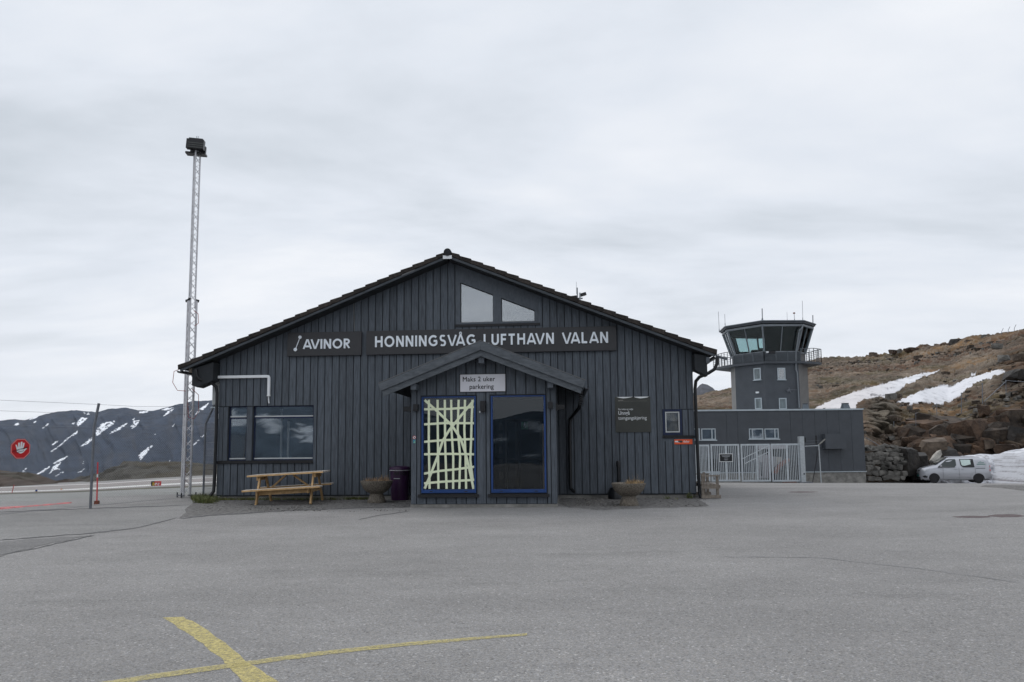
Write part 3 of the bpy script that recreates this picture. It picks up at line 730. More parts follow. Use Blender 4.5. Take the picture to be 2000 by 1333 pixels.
# cliff blocks and hillside stones, one mass each
r_ = random.Random(5)
mb = MB()
mb2 = MB()
for k in range(230):
    px = r_.uniform(1765, 2080); t = r_.uniform(.05, 1.7)
    py, Y = hs_point(px, t); s = r_.choice([.35, .45, .6, .8, 1.1, 1.4]); c = at(px, py, Y-.3)
    bm_ = boulder_mb((s*r_.uniform(.8, 1.4), s*.8, s*r_.uniform(.5, 1.0)), 500+k, 8, 1)
    (mb if r_.random() < .6 else mb2).add(bm_, Matrix.Translation(c) @ Matrix.Rotation(r_.uniform(0, 6), 4, 'Z') @ Matrix.Rotation(r_.uniform(-.5, .5), 4, 'X'))
stuff(mb2.build('cliff_rubble', M['rock_d2']), 'darker rock blocks of the road cutting', 'rock')
o = mb.build('cliff_rubble', M['rock_r']); stuff(o, 'broken brown rock blocks of the road cutting', 'rock')
mb = MB(); mg = MB()
for k in range(1500):
    px = r_.uniform(1590, 2080); t = r_.uniform(1.2, 4.02)
    if r_.random() < .35: t = r_.uniform(3.6, 4.05)
    py, Y = hs_point(px, t)
    if t < 3.9 and any(bool(inpoly(np.array([px]), np.array([py]), pg)[0]) for pg in (S1, S2)): continue
    s = r_.uniform(.07, .22)*(2.2 if r_.random() < .10 else 1); c = at(px, py, Y)+Vector((0, 0, .05 if t < 3.85 else -.18))
    bm_ = boulder_mb((s*r_.uniform(.8, 1.6), s, s*r_.uniform(.5, 1.0)), 900+k, 6, 0)
    (mb if r_.random() < .65 else mg).add(bm_, Matrix.Translation(c) @ Matrix.Rotation(r_.uniform(0, 6), 4, 'Z'))
stuff(mb.build('scattered_stones', M['rock']), 'brown stones strewn over the hillside', 'stones')
stuff(mg.build('scattered_stones', M['rock_g']), 'grey stones strewn over the hillside', 'stones')
# dry stone wall
mb = MB(); Yw = 49.6
rows = [(934, 9), (924, 9), (914, 9), (905, 8), (896, 8), (888, 8), (880, 7), (873, 6)]
for ri, (py, h) in enumerate(rows):
    x = 1686+r_.uniform(0, 5)
    while x < 1762-ri*1.2:
        wd = r_.uniform(9, 19); s = Yw/FPX; c = at(x+wd/2, py+r_.uniform(-1.5, 1.5), Yw+ri*.10)
        bm_ = boulder_mb((wd*s*.66, .34, h*s*.70), r_.randint(0, 99999), 8, 1)
        mb.add(bm_, Matrix.Translation(c) @ Matrix.Rotation(r_.uniform(-.28, .28), 4, 'Y') @ Matrix.Rotation(r_.uniform(-.3, .3), 4, 'Z')); x += wd*1.0
tag(mb.build('dry_stone_wall', M['rock_g']), 'dry stone wall of flat grey rocks beside the low building', 'wall')
# weeds and earth at the foot of the wall
# snow bank
def snowbank():
    nx, ny = 380, 130; xs = [1800, 1830, 1862, 1876, 1895, 1925, 1940, 1953, 1975, 2000, 2060, 2300]; tops = [943, 934, 900, 891, 889, 887, 889, 888, 884, 878, 868, 860]
    fx = [1800, 1880, 1935, 1990, 2060, 2300]; ft = [944.5, 944, 945.5, 949, 955, 985]
    X = np.linspace(1800, 2300, nx); T = np.linspace(0, 1, ny); P = np.zeros((nx, ny, 3)); PX = np.zeros((nx, ny))
    for i, x in enumerate(X):
        tp = np.interp(x, xs, tops); Yb = float(np.interp(x, [1800, 1935, 2000, 2300], [49.9, 49.6, 46.5, 40])); g = at(x, 945, Yb); g.z = gz(g.x, g.y)
        top = at(x, tp, Yb+1.7)
        for j, t in enumerate(T):
            if t < .75:
                k = t/.75; p = Vector((g.x+(top.x-g.x)*k, Yb+1.7*(1-cos(k*pi/2)), g.z-.1+(top.z-g.z+.1)*sin(k*pi/2)**.9))
            else:
                k = (t-.75)/.25; p = top+Vector((0, 2.2*k, -.3*k*k))
            P[i, j] = p; PX[i, j] = x
    x, y, z = P[..., 0], P[..., 1], P[..., 2]
    n = fbm(x*1.4, z*2.2, 5, 131)-.5; rip = (fbm(x*5, z*3, 4, 133)-.5)*.16
    P[..., 1] += n*.55+rip; P[..., 2] += (fbm(x*1.1, y*.9, 4, 135)-.5)*.28
    c = np.ones((nx, ny, 3))*np.array([.60, .61, .645])*(.75+.5*fbm(x*2.5, z*3, 4, 141))[..., None]
    dirt = np.clip((fbm(x*5+z*2, z*6, 4, 137, .75)-.54)*9, 0, 1)*np.clip(1.15-T/.75, 0, 1)**.3
    band = np.exp(-((T-.62-.05*np.sin(PX*.05))/.025)**2)*np.clip((fbm(x*2, z*2, 3, 139)-.3)*3, 0, 1)
    q = np.clip(dirt*.7+band*.25, 0, .9)[..., None]; c = c*(1-q)+np.array([.16, .14, .14])*q
    struct(grid_mesh('snow_bank', P, M['terrain'], c), 'dirty old snow bank beside the van')
snowbank()
strip('gravel', [(1915, 951.5), (1960, 955), (2000, 960), (2100, 970)], [(1925, 948.5), (1960, 948.5), (2000, 950), (2100, 955)], M['gravel'], .02, 'dark wet gravel patch below the snow bank')

# ================================================================== TERMINAL BUILDING
BA = 0.07
BO = Vector((-1.8094, 20.9964, 0)); BD = Vector((cos(BA), -sin(BA), 0)); BN = Vector((sin(BA), cos(BA), 0))
def Lb(px, py, off=0.0):
    """pixel -> local point on the plane y=off of the terminal frame"""
    r = ray(px, py); t = (BO+BN*off-EYE).dot(BN)/r.dot(BN); p = EYE+r*t-BO
    return Vector((p.dot(BD), off, p.z))
T = thing('terminal_building', 'dark grey timber clad airport terminal with a wide gable and tiled roof', 'building', BO, -BA)
BM = Matrix.Translation(BO) @ Matrix.Rotation(-BA, 4, 'Z')      # local -> world
RS = .402                       # roof slope
def roofz(u): return 7.15-RS*abs(u)
def clad(mb, u0, u1, zb, ztop, holes, pitch, gap, y0, y1, rnd, jog=.0, var=0.0):
    """vertical boards (prisms from y0 back to y1) with holes (ua,ub,za,zb)"""
    u = u0
    while u < u1-.01:
        wv = pitch+rnd.uniform(-var, var); a = u; b = min(u+wv-gap, u1); u += wv
        cuts = sorted({a, b} | {h[k] for h in holes for k in (0, 1) if a < h[k] < b} | ({0.0} if a < 0 < b and ztop(0) > ztop(.1) else set()))
        dy = rnd.uniform(-jog, jog)
        for c0, c1 in zip(cuts[:-1], cuts[1:]):
            if c1-c0 < .012: continue
            mid = (c0+c1)/2; iv = [(zb(mid) if callable(zb) else zb, None)]
            segs = [[zb(mid) if callable(zb) else zb, None]]
            for h in sorted(holes, key=lambda q: q[2]):
                if h[0]-1e-6 <= mid <= h[1]+1e-6:
                    last = segs.pop()
                    if h[2] > last[0]+.01: segs.append([last[0], h[2]])
                    if h[3] < 50: segs.append([h[3], None])
                    else: segs.append(None); break
            for s in segs:
                if s is None: continue
                z0, z1 = s
                ta = ztop(c0) if z1 is None else z1; tb = ztop(c1) if z1 is None else z1
                if min(ta, tb) <= z0+.01: continue
                mb.prism([(c0, y0+dy, z0), (c1, y0+dy, z0), (c1, y0+dy, tb), (c0, y0+dy, ta)], (0, y1-y0-dy, 0))
rn = random.Random(3)
W = 7.0; DEP = 17.0
LW = (-6.70, -6.14, 1.15, 2.77); LW2 = (-5.94, -4.10, 1.15, 2.77); SW = (6.13, 6.68, 1.78, 2.52); GW = (.17, 2.62, 5.10, 99)
holes = [LW, LW2, SW, GW, (-7.05, -4.09, 1.055, 1.15)]
mb = MB()
clad(mb, -7.0, 7.0, .13, lambda u: roofz(u)-.10, [(-7.05, -4.09, 1.055, 2.77), (6.12, 7.05, 1.69, 2.52), GW], .2155, .026, -.024, 0, rn, .004, .006)
# boards beside the corner windows
clad(mb, -7.0, -6.72, 1.15, lambda u: 2.745, [], .15, .02, -.012, 0, rn)
mb.box(-6.12, -5.96, -.03, 0, 1.15, 2.745)
clad(mb, 6.70, 7.0, 1.765, lambda u: 2.50, [], .17, .03, -.016, 0, rn)
clad(mb, 6.14, 7.0, 1.60, lambda u: 1.69, [], .2155, .034, -.022, 0, rn)
mb.build('front_cladding', M['board'], T, bevel=.004)
# backing wall with real openings
mb = MB(); us = [-7, -6.70, -6.14, -5.94, -4.10, 0, .30, 1.27, 1.52, 2.50, 6.13, 6.68, 7]
for a, b in zip(us[:-1], us[1:]):
    m_ = (a+b)/2; zs = [.10]
    if -6.7 < m_ < -6.14 or -5.94 < m_ < -4.1: zs += [1.15, 2.77]
    elif 6.13 < m_ < 6.68: zs += [1.78, 2.52]
    elif .30 < m_ < 1.27 or 1.52 < m_ < 2.50: zs += [5.16, ('w',)]
    zs += [('r',)]
    for z0, z1 in zip(zs[::2], zs[1::2]):
        f = lambda z, u: (roofz(u)-.14 if z == ('r',) else 6.37-.405*(u-.30) if z == ('w',) else z)
        mb.prism([(a, .004, f(z0, a)), (b, .004, f(z0, b)), (b, .004, f(z1, b)), (a, .004, f(z1, a))], (0, .16, 0))
mb.build('front_wall', M['back'], T)
# side and rear walls
rs = random.Random(5)
for sgn in (-1, 1):
    mb = MB(); y = .02
    while y < DEP-.2:
        x = sgn*7.0
        mb.prism([(x, y, .12), (x, y+.185, .12), (x, y+.185, roofz(7)-.15), (x, y, roofz(7)-.15)], (sgn*.024, 0, 0)); y += .2155
    mb.build('side_cladding', M['board'], T)
mb = MB(); mb.box(-6.995, -6.84, .17, DEP, .1, roofz(7)-.15); mb.box(6.84, 6.995, .17, DEP, .1, roofz(7)-.15)
mb.prism([(-6.99, DEP, .1), (6.99, DEP, .1), (6.99, DEP, roofz(7)-.15), (0, DEP, roofz(0)-.15), (-6.99, DEP, roofz(7)-.15)], (0, .15, 0))
mb.build('rear_walls', M['back'], T)
mb = MB(); mb.box(-6.93, 6.93, .03, DEP-.1, -1.0, .115); mb.build('foundation', M['concrete'], T)
# room inside
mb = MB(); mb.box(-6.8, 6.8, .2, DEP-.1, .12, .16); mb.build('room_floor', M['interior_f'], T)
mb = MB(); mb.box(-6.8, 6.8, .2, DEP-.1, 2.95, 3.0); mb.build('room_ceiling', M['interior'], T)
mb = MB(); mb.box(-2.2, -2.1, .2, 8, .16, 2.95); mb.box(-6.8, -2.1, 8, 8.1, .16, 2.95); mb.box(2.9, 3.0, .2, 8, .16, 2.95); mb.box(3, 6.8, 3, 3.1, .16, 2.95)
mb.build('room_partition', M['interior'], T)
mb = MB()
for x, y in ((-5.75, 1.6), (-5.52, 1.6), (-4.85, 3.0), (-4.30, 3.2), (-4.05, 3.2), (-6.45, 1.2), (-5.05, 4.6), (-3.6, 4.6)):
    mb.box(x, x+.055, y, y+.05, .16, rn.uniform(2.2, 2.9))
mb.box(-6.2, -4.6, 4.55, 4.6, 2.1, 2.16); mb.box(-5.2, -3.4, 3.15, 3.2, 2.28, 2.33)
mb.build('interior_post', M['post_in'], T)
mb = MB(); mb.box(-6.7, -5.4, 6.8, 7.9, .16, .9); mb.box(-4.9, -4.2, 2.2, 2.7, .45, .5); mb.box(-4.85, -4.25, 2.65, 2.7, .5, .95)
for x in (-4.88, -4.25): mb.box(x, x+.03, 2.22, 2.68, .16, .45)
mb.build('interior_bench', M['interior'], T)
# roof: sheathing, tile courses, ridge, boards
E0 = {-1: 8.02, 1: 7.60}; YF = -.50
roof = MB()
for s in (-1, 1):
    e = E0[s]; roof.prism([(0, YF+.03, roofz(0)-.02), (s*e, YF+.03, roofz(e)-.02), (s*e, YF+.03, roofz(e)-.06), (0, YF+.03, roofz(0)-.06)], (0, DEP+.9, 0))
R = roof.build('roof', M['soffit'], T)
tl = MB(); vg = MB(); nt_ = 23
cl_ = sqrt(1+RS*RS)
for s in (-1, 1):
    e = E0[s]; n_ = int(round(e/.3530)); step = e/n_
    for k in range(n_):
        u1 = (k+1)*step+(.03 if k == n_-1 else 0); u0 = k*step-.045
        u0 = max(u0, 0.02); lift0, lift1 = .022, .066
        z0 = roofz(u0)+lift0; z1 = roofz(u1)+lift1
        tl.prism([(s*u0, YF+.10, z0), (s*u1, YF+.10, z1), (s*u1, YF+.10, z1-.045), (s*u0, YF+.10, z0-.04)], (0, DEP+.7, 0))
        j = rn.uniform(-.006, .006); q = rn.uniform(-.006, .006)
        vg.prism([(s*u0, YF-.02+j, z0+.012+q), (s*u1, YF-.02+j, z1+.012+q), (s*(u1-.012), YF-.02+j, z1-.125+q), (s*u0, YF-.02+j, z0-.10+q)], (0, .30, 0))
tl.build('roof_tiles', M['tile'], R); vg.build('verge_tiles', M['tile'], R, bevel=.008)
mb = MB(); mb.tube([(0, YF-.06, 7.15), (0, DEP+.4, 7.15)], .112, 20); mb.build('ridge_cap', M['ridge'], R, smooth=True)
mb = MB(); mb.box(-.135, .125, YF-.045, YF-.02, 6.955, 7.055); mb.build('ridge_bracket', M['white_pipe'], R)
# rake boards (fascia) under the tiles
for s in (-1, 1):
    e = E0[s]-.03; mb = MB()
    mb.prism([(0, YF, roofz(0)-.085), (s*e, YF, roofz(e)-.085), (s*(e-.02), YF, roofz(e)-.150), (0, YF, roofz(0)-.156)], (0, .035, 0))
    mb.build('rake_board', M['rake'], R)
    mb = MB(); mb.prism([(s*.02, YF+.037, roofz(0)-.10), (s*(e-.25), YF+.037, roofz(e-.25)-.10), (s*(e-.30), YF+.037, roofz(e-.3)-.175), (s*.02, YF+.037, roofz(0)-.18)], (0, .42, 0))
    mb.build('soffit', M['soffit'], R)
mb = MB(); mb.prism([(-1.36, YF-.004, roofz(1.36)-.075), (-.98, YF-.004, roofz(.98)-.078), (-.98, YF-.004, roofz(.98)-.115), (-1.36, YF-.004, roofz(1.36)-.115)], (0, .003, 0))
mb.build('bare_spot', M['worn_edge'], R)
# eaves: boxes, beams, gutters, downpipes
mb = MB()
for s in (-1, 1):
    e = E0[s]
    for y in np.arange(.4, DEP, .6): mb.box(*sorted((s*7.03, s*(e-.12))), y, y+.06, roofz(e)-.22, roofz(e)-.06)
    mb.box(*sorted((s*7.03, s*7.12)), .05, DEP, roofz(7.1)-.42, roofz(7.1)-.08)
mb.prism([(-7.02, -.40, roofz(7)-.28), (-7.66, -.40, roofz(7.66)-.2), (-7.66, -.40, 3.38), (-7.5, -.40, 3.32), (-7.02, -.40, 3.52)], (0, .4, 0))
mb.prism([(7.02, -.40, roofz(7)-.28), (7.36, -.40, roofz(7.36)-.2), (7.36, -.40, 3.42), (7.02, -.40, 3.60)], (0, .4, 0))
mb.build('eaves_box', M['soffit'], R)
mb = MB(); mb.bar((-7.75, -.38, 3.84), (-7.20, .6, 3.80), .1, .14); mb.build('beam_end', M['oldwood'], R)
mb = MB(); mb.box(7.33, 7.42, -.46, .3, 3.78, 3.95); mb.build('beam_end', M['weathered'], R)
for s in (-1, 1):
    e = E0[s]+.03; zc = roofz(e)-.09; mb = MB(); pr = []
    for k in range(9):
        t = pi+pi*k/8; pr.append((s*e+.075*cos(t), YF+.08, zc+.075*sin(t)))
    for k in range(8, -1, -1):
        t = pi+pi*k/8; pr.append((s*e+.066*cos(t), YF+.08, zc+.066*sin(t)))
    mb.prism(pr, (0, DEP+.3, 0)); mb.build('gutter', M['gutter'], R)
def dp(name, pts, r=.048, parent=T):
    mb = MB(); mb.tube(pts, r, 12); return mb.build(name, M['gutter'], parent, smooth=True)
P_ = lambda x, y, o: tuple(Lb(x, y, o))
dp('downpipe', [P_(383, 722, -.42), P_(384, 734, -.42), P_(389, 742, -.40), P_(400, 745, -.34), P_(414, 749, -.2), P_(422, 756, -.13), P_(424, 768, -.12), P_(422, 850, -.12), P_(418.5, 945, -.12), P_(417, 960, -.13), P_(411, 968, -.2)])
dp('downpipe', [P_(1401, 697, -.42), P_(1400, 712, -.42), P_(1395, 722, -.42), P_(1384, 729, -.38), P_(1366, 737, -.25), P_(1359, 745, -.15), P_(1357.5, 760, -.12), P_(1361, 850, -.12), P_(1365.5, 950, -.12), P_(1367, 966, -.13), P_(1371, 976, -.22)])
mb = MB(); mb.bar(P_(1371, 976, -.22), P_(1377, 992, -.75), .06, .02); mb.build('drain_spout', M['gutter'], T)
mb = MB(); mb.bar(P_(1398, 696, -.44), P_(1420, 702, -.43), .03, .07); mb.build('gutter_end', M['weathered'], R)
# corner windows
def window(name, h, frame, fw=.05, y=.05, gl='glass_mid', sillh=.03, trans=None, gname='pane'):
    mb = MB(); a, b, c, d = h
    mb.box(a, a+fw, y-.03, y+.04, c, d); mb.box(b-fw, b, y-.03, y+.04, c, d); mb.box(a+fw, b-fw, y-.03, y+.04, c, c+fw); mb.box(a+fw, b-fw, y-.03, y+.04, d-fw, d)
    f = mb.build(name, M[frame], T, bevel=.003)
    g = MB(); g.prism([(a+fw, y, c+fw), (b-fw, y, c+fw), (b-fw, y, d-fw), (a+fw, y, d-fw)], (0, .006, 0)); g.build(gname, M[gl], f)
    return f
for h in (LW, LW2):
    f = window('window', h, 'bluedark', .035, .09)
    mb = MB(); mb.box(h[0]+.035, h[1]-.035, .045, .088, 2.44, 2.475); mb.box(h[0]+.035, h[1]-.035, .05, .088, 1.19, 1.225); mb.build('glazing_bar', M['whitef'], f)
    mb = MB(); mb.box(h[0]+.035, h[1]-.035, .05, .088, 2.395, 2.438); mb.build('transom', M['bluedark'], f)
mb = MB(); mb.box(-7.06, -4.08, -.07, .02, 1.065, 1.10); mb.box(-7.03, -4.09, -.03, .0, 1.10, 1.148); mb.build('window_sill', M['black'], T)
f = window('window', SW, 'bluedark', .075, .02, gl='glass_dark')
mb = MB(); a, b, c, d = 6.205, 6.605, 1.855, 2.445
mb.box(a, a+.03, -.02, .015, c, d); mb.box(b-.03, b, -.02, .015, c, d); mb.box(a+.03, b-.03, -.02, .015, c, c+.03); mb.box(a+.03, b-.03, -.02, .015, d-.03, d); mb.build('window_sash', M['whitef'], f)
M['curtain'] = mat('patterned_curtain', (.05, .10, .19), .8, .5, 5, (1, 1, .4), col2=(.28, .25, .20))
mb = MB(); mb.box(6.235, 6.575, .10, .11, 1.88, 2.42); mb.build('curtain', M['curtain'], f)
mb = MB(); mb.box(6.11, 7.06, -.06, .0, 1.70, 1.755); mb.build('window_sill', M['black'], T)
# gable window
mb = MB(); wt = lambda u: 6.37-.405*(u-.30); yy = -.018
for a, b, lo, hi in ((.16, .30, lambda u: 5.10, lambda u: roofz(u)-.14), (.30, 1.27, wt, lambda u: roofz(u)-.14), (1.27, 1.52, lambda u: 5.10, wt), (1.27, 1.52, wt, lambda u: roofz(u)-.14),
                     (1.52, 2.50, wt, lambda u: roofz(u)-.14), (2.50, 2.63, lambda u: 5.10, lambda u: roofz(u)-.14), (.30, 1.27, lambda u: 5.10, lambda u: 5.16), (1.52, 2.50, lambda u: 5.10, lambda u: 5.16)):
    mb.prism([(a, yy, lo(a)), (b, yy, lo(b)), (b, yy, hi(b)), (a, yy, hi(a))], (0, .02, 0))
mb.build('gable_panel', M['board_trim'], T)
for a, b in ((.30, 1.27), (1.52, 2.50)):
    F = .012; fr = MB(); lo = 5.16
    for p in ([(a, lo), (a+F, lo), (a+F, wt(a+F)-F), (a, wt(a))], [(b-F, lo), (b, lo), (b, wt(b)), (b-F, wt(b-F)-F)], [(a+F, wt(a+F)-F), (b-F, wt(b-F)-F), (b, wt(b)), (a, wt(a))]):
        fr.prism([(x, .06, z) for x, z in p], (0, .05, 0))
    f = fr.build('gable_window', M['black'], T)
    g = MB(); g.prism([(a+F, .09, lo), (b-F, .09, lo), (b-F, .09, wt(b-F)-F), (a+F, .09, wt(a+F)-F)], (0, .006, 0)); g.build('pane', M['glass_sky'], f)
    g = MB(); g.box(a+F, b-F, .055, .088, lo, lo+.03); g.build('window_sash', M['whitef'], f)
mb = MB(); mb.box(.14, 2.66, -.05, -.02, 5.03, 5.10); mb.build('window_sill', M['black'], T)
mb = MB(); mb.box(.3, 2.5, .5, .52, 5.0, 6.4); mb.build('attic_panel', M['interior'], T)
# cables and conduit on the front
M['cable'] = mat('pale_cable', (.25, .24, .22), .6)
mb = MB(); mb.tube([P_(427, 700.5, -.03), P_(560, 648, -.03), P_(688, 590.5, -.03), P_(691, 592, -.03), P_(692, 647, -.03)], .006, 5); mb.build('wall_cable', M['cable'], T)
mb = MB(); mb.tube([P_(427, 719, -.03), P_(418, 733, -.05), P_(418, 742, -.05)], .008, 5); mb.build('wall_cable', M['cable'], T)
t = thing('conduit_pipe', 'white plastic conduit with an elbow above the corner window', 'pipe', BO, -BA)
mb = MB(); mb.bar((-7.12, -.07, 3.645), (-5.50, -.07, 3.645), .07, .085); mb.build('duct', M['white_pipe'], t, bevel=.012)
mb = MB(); mb.tube([(-5.50, -.075, 3.645), (-5.47, -.075, 3.63), (-5.455, -.075, 3.59), (-5.452, -.075, 3.12), (-5.452, -.075, 3.05)], [.05, .052, .046, .046, .056], 12); mb.build('elbow', M['white_pipe'], t, smooth=True)
mb = MB(); mb.tube([(-5.46, -.07, 3.06), (-5.455, -.07, 2.95), (-5.44, -.065, 2.84)], .02, 8); mb.build('cable_end', M['white_pipe'], t)
t = thing('heat_pump', 'pale outdoor heat pump unit on the left side wall', 'heat pump', BO, -BA)
mb = MB(); mb.box(-7.36, -7.04, .25, 1.05, 2.84, 3.50); mb.build('casing', M['whitef'], t, bevel=.02)
mb = MB(); mb.box(-7.40, -7.03, .28, 1.0, 3.52, 3.60); mb.build('cover', M['white_pipe'], t)
mb = MB(); mb.box(-7.42, -7.03, .3, .35, 2.74, 2.78); mb.box(-7.42, -7.03, .95, 1.0, 2.74, 2.78); mb.build('bracket', M['greyf'], t)
t = tag(MB().box(-7.10, -7.03, .1, .2, 2.40, 2.56).build('junction_box', M['white_pipe'], bevel=.01), 'small white box low on the left side wall', 'box'); t.matrix_world = BM
t = thing('wall_floodlight', 'small black floodlight under the left roof overhang', 'lamp', BO, -BA)
mb = MB(); a = Lb(393, 742, .3); mb.bar(Lb(380, 746, .3), Lb(397, 738, .3), .12, .07); mb.build('lamp_head', M['blackm'], t)
mb = MB(); mb.bar(Lb(397, 738, .3), Lb(410, 733, .3), .03, .03); mb.build('bracket', M['blackm'], t)

# ------------------------------------------------------------------ lettering
TH = .19
def arc(cx_, cy_, rx, ry, a0, a1, n=14): return [(cx_+rx*cos(radians(a0+(a1-a0)*k/n)), cy_+ry*sin(radians(a0+(a1-a0)*k/n))) for k in range(n+1)]
h_ = TH/2
GL = {'A': (.80, [[(0, 0), (.36, 1), (.44, 1), (.80, 0)], [(.15, .27), (.65, .27)]]), 'V': (.80, [[(0, 1), (.36, 0), (.44, 0), (.80, 1)]]),
 'I': (0, [[(0, 0), (0, 1)]]), 'N': (.60, [[(0, 0), (0, 1)], [(.02, .96), (.58, .04)], [(.60, 0), (.60, 1)]]), 'O': (.84, [arc(.42, .5, .42, .5-h_+.01, 0, 360, 36)]),
 'R': (.50, [[(0, 0), (0, 1)], [(0, 1-h_), (.22, 1-h_)]+arc(.22, .71, .24, .71-h_-.42+.0, 90, -90, 12)+[(0, .42)], [(.20, .44), (.50, 0)]]),
 'H': (.60, [[(0, 0), (0, 1)], [(.6, 0), (.6, 1)], [(0, .52), (.6, .52)]]), 'G': (.76, [arc(.42, .5, .42, .5-h_+.01, 48, 318, 26)+[(.735, .47)], [(.44, .47), (.79, .47)]]),
 'S': (.46, [arc(.23, .73, .22, .73-.5-.0, 35, 262, 14)+arc(.24, .27, .23, .23-.0, 82, -142, 14)]), 'L': (.42, [[(0, 0), (0, 1)], [(0, h_), (.46, h_)]]),
 'U': (.56, [[(0, 1), (0, .36)]+arc(.28, .36, .28, .36-h_+.01, 180, 360, 16)+[(.56, 1)]]), 'F': (.40, [[(0, 0), (0, 1)], [(0, 1-h_), (.46, 1-h_)], [(0, .50), (.42, .50)]]),
 'T': (.56, [[(.28, 0), (.28, 1)], [(-.04, 1-h_), (.60, 1-h_)]]), ' ': (.22, [])}
GL['Å'] = (.80, GL['A'][1]+[arc(.40, 1.13, .10, .10, 0, 360, 16)])
def ribbon(mb, pts, wd, M_, z0, z1, ox, sc, thin=1.0):
    pts = [p for i, p in enumerate(pts) if i == 0 or abs(p[0]-pts[i-1][0])+abs(p[1]-pts[i-1][1]) > 1e-4]
    n = len(pts); closed = n > 2 and abs(pts[0][0]-pts[-1][0]) < 1e-6 and abs(pts[0][1]-pts[-1][1]) < 1e-6
    Lp, Rp = [], []
    for k in range(n):
        def dr(a, b):
            v = Vector((b[0]-a[0], b[1]-a[1])); return v.normalized()
        d0 = dr(pts[k-1], pts[k]) if k > 0 else (dr(pts[-2], pts[0]) if closed else None); d1 = dr(pts[k], pts[k+1]) if k < n-1 else (dr(pts[0], pts[1]) if closed else None)
        if d0 is None: d0 = d1
        if d1 is None: d1 = d0
        nn = Vector((-(d0.y+d1.y), d0.x+d1.x)); nn.normalize(); c = max(.5, nn.dot(Vector((-d1.y, d1.x)))); q = wd/2/c
        Lp.append((pts[k][0]+nn.x*q, pts[k][1]+nn.y*q)); Rp.append((pts[k][0]-nn.x*q, pts[k][1]-nn.y*q))
    i = len(mb.v)
    for (lx, ly), (rx, ry) in zip(Lp, Rp):
        for X, Y in ((lx, ly), (rx, ry)):
            if wd > .1: Y = min(1.012, max(-.012, Y))
            for z in (z0, z1): mb.v.append(M_(ox+X*sc, Y*sc, z))
    for k in range(n-1):
        a = i+4*k; b = a+4
        mb.f += [(a+1, b+1, b+3, a+3), (a, a+1, b+1, b), (a+2, a+3, b+3, b+2)]
    if not closed: mb.f += [(i, i+1, i+3, i+2), (i+4*n-4, i+4*n-3, i+4*n-1, i+4*n-2)]
def lettering(text, u0, u1, zb, cap, y, th=.02, sp=.20):
    """stroke letters laid from u0 to u1, baseline zb"""
    adv = 0; pos = []
    for ci, ch in enumerate(text):
        if ci and ch in 'AÅV' and text[ci-1] in 'AÅV': adv -= .24
        if ci and ch in 'VTAÅ' and text[ci-1] in 'SFHUL': adv -= .05
        pos.append(adv); adv += GL[ch][0]+sp+TH*(.6 if ch in 'AVÅ' else 1.0)
    tot = adv-sp-TH*.8; sx = (u1-u0-TH*cap)/(tot*cap); mb = MB()
    for ch, p in zip(text, pos):
        for q, st in enumerate(GL[ch][1]):
            ribbon(mb, st, TH, lambda X, Y, z: (u0+TH*cap/2+X*sx, z, zb+Y), y, y-th-.0006*q, p*cap, cap) if ch != 'Å' or q < 2 else ribbon(mb, st, .075, lambda X, Y, z: (u0+TH*cap/2+X*sx, z, zb+Y), y, y-th-.0006*q, p*cap, cap)
    return mb
t = thing('name_sign', 'long dark sign board lettered HONNINGSVÅG LUFTHAVN VALAN', 'sign', BO, -BA)
mb = MB(); mb.box(-2.50, 4.86, -.115, -.03, 4.235, 4.945); mb.build('board', M['sign'], t, bevel=.004)
lettering('HONNINGSVÅG LUFTHAVN VALAN', -2.235, 4.635, 4.455, .325, -.116).build('lettering', M['letter'], t)
t = thing('company_sign', 'shorter dark sign board lettered AVINOR with a stick logo', 'sign', BO, -BA)
mb = MB(); mb.box(-4.90, -2.65, -.115, -.03, 4.235, 4.945); mb.build('board', M['sign'], t, bevel=.004)
lettering('AVINOR', -4.42, -2.97, 4.44, .29, -.116, sp=.16).build('lettering', M['letter'], t)
mb = MB(); a = Vector((-4.51, -.116, 4.80)); b = Vector((-4.645, -.116, 4.43)); mb.bar(a, b, .022, .03, (0, 1, 0))
mb.tube([a, a+Vector((0, -.02, 0))], .05, 20); mb.tube([b, b+Vector((0, -.021, 0))], .052, 20); mb.build('logo', M['letter'], t)
def text(body, size, loc, m, parent, align='LEFT', rot=(pi/2, 0, 0), off=0.0, ext=.001, sx=1.0, name='lettering', sp=1.0):
    cu = bpy.data.curves.new('text', 'FONT'); cu.body = body; cu.size = size; cu.align_x = align; cu.extrude = ext; cu.offset = off; cu.space_character = sp
    o = bpy.data.objects.new('text', cu); COL.objects.link(o); bpy.context.view_layer.update()
    me = bpy.data.meshes.new_from_object(o.evaluated_get(bpy.context.evaluated_depsgraph_get())); bpy.data.objects.remove(o)
    r = bpy.data.objects.new(name, me); COL.objects.link(r); me.materials.clear(); me.materials.append(M[m]); r.location = loc; r.rotation_euler = rot; r.scale = (sx, 1, 1)
    if parent: r.parent = parent
    return r
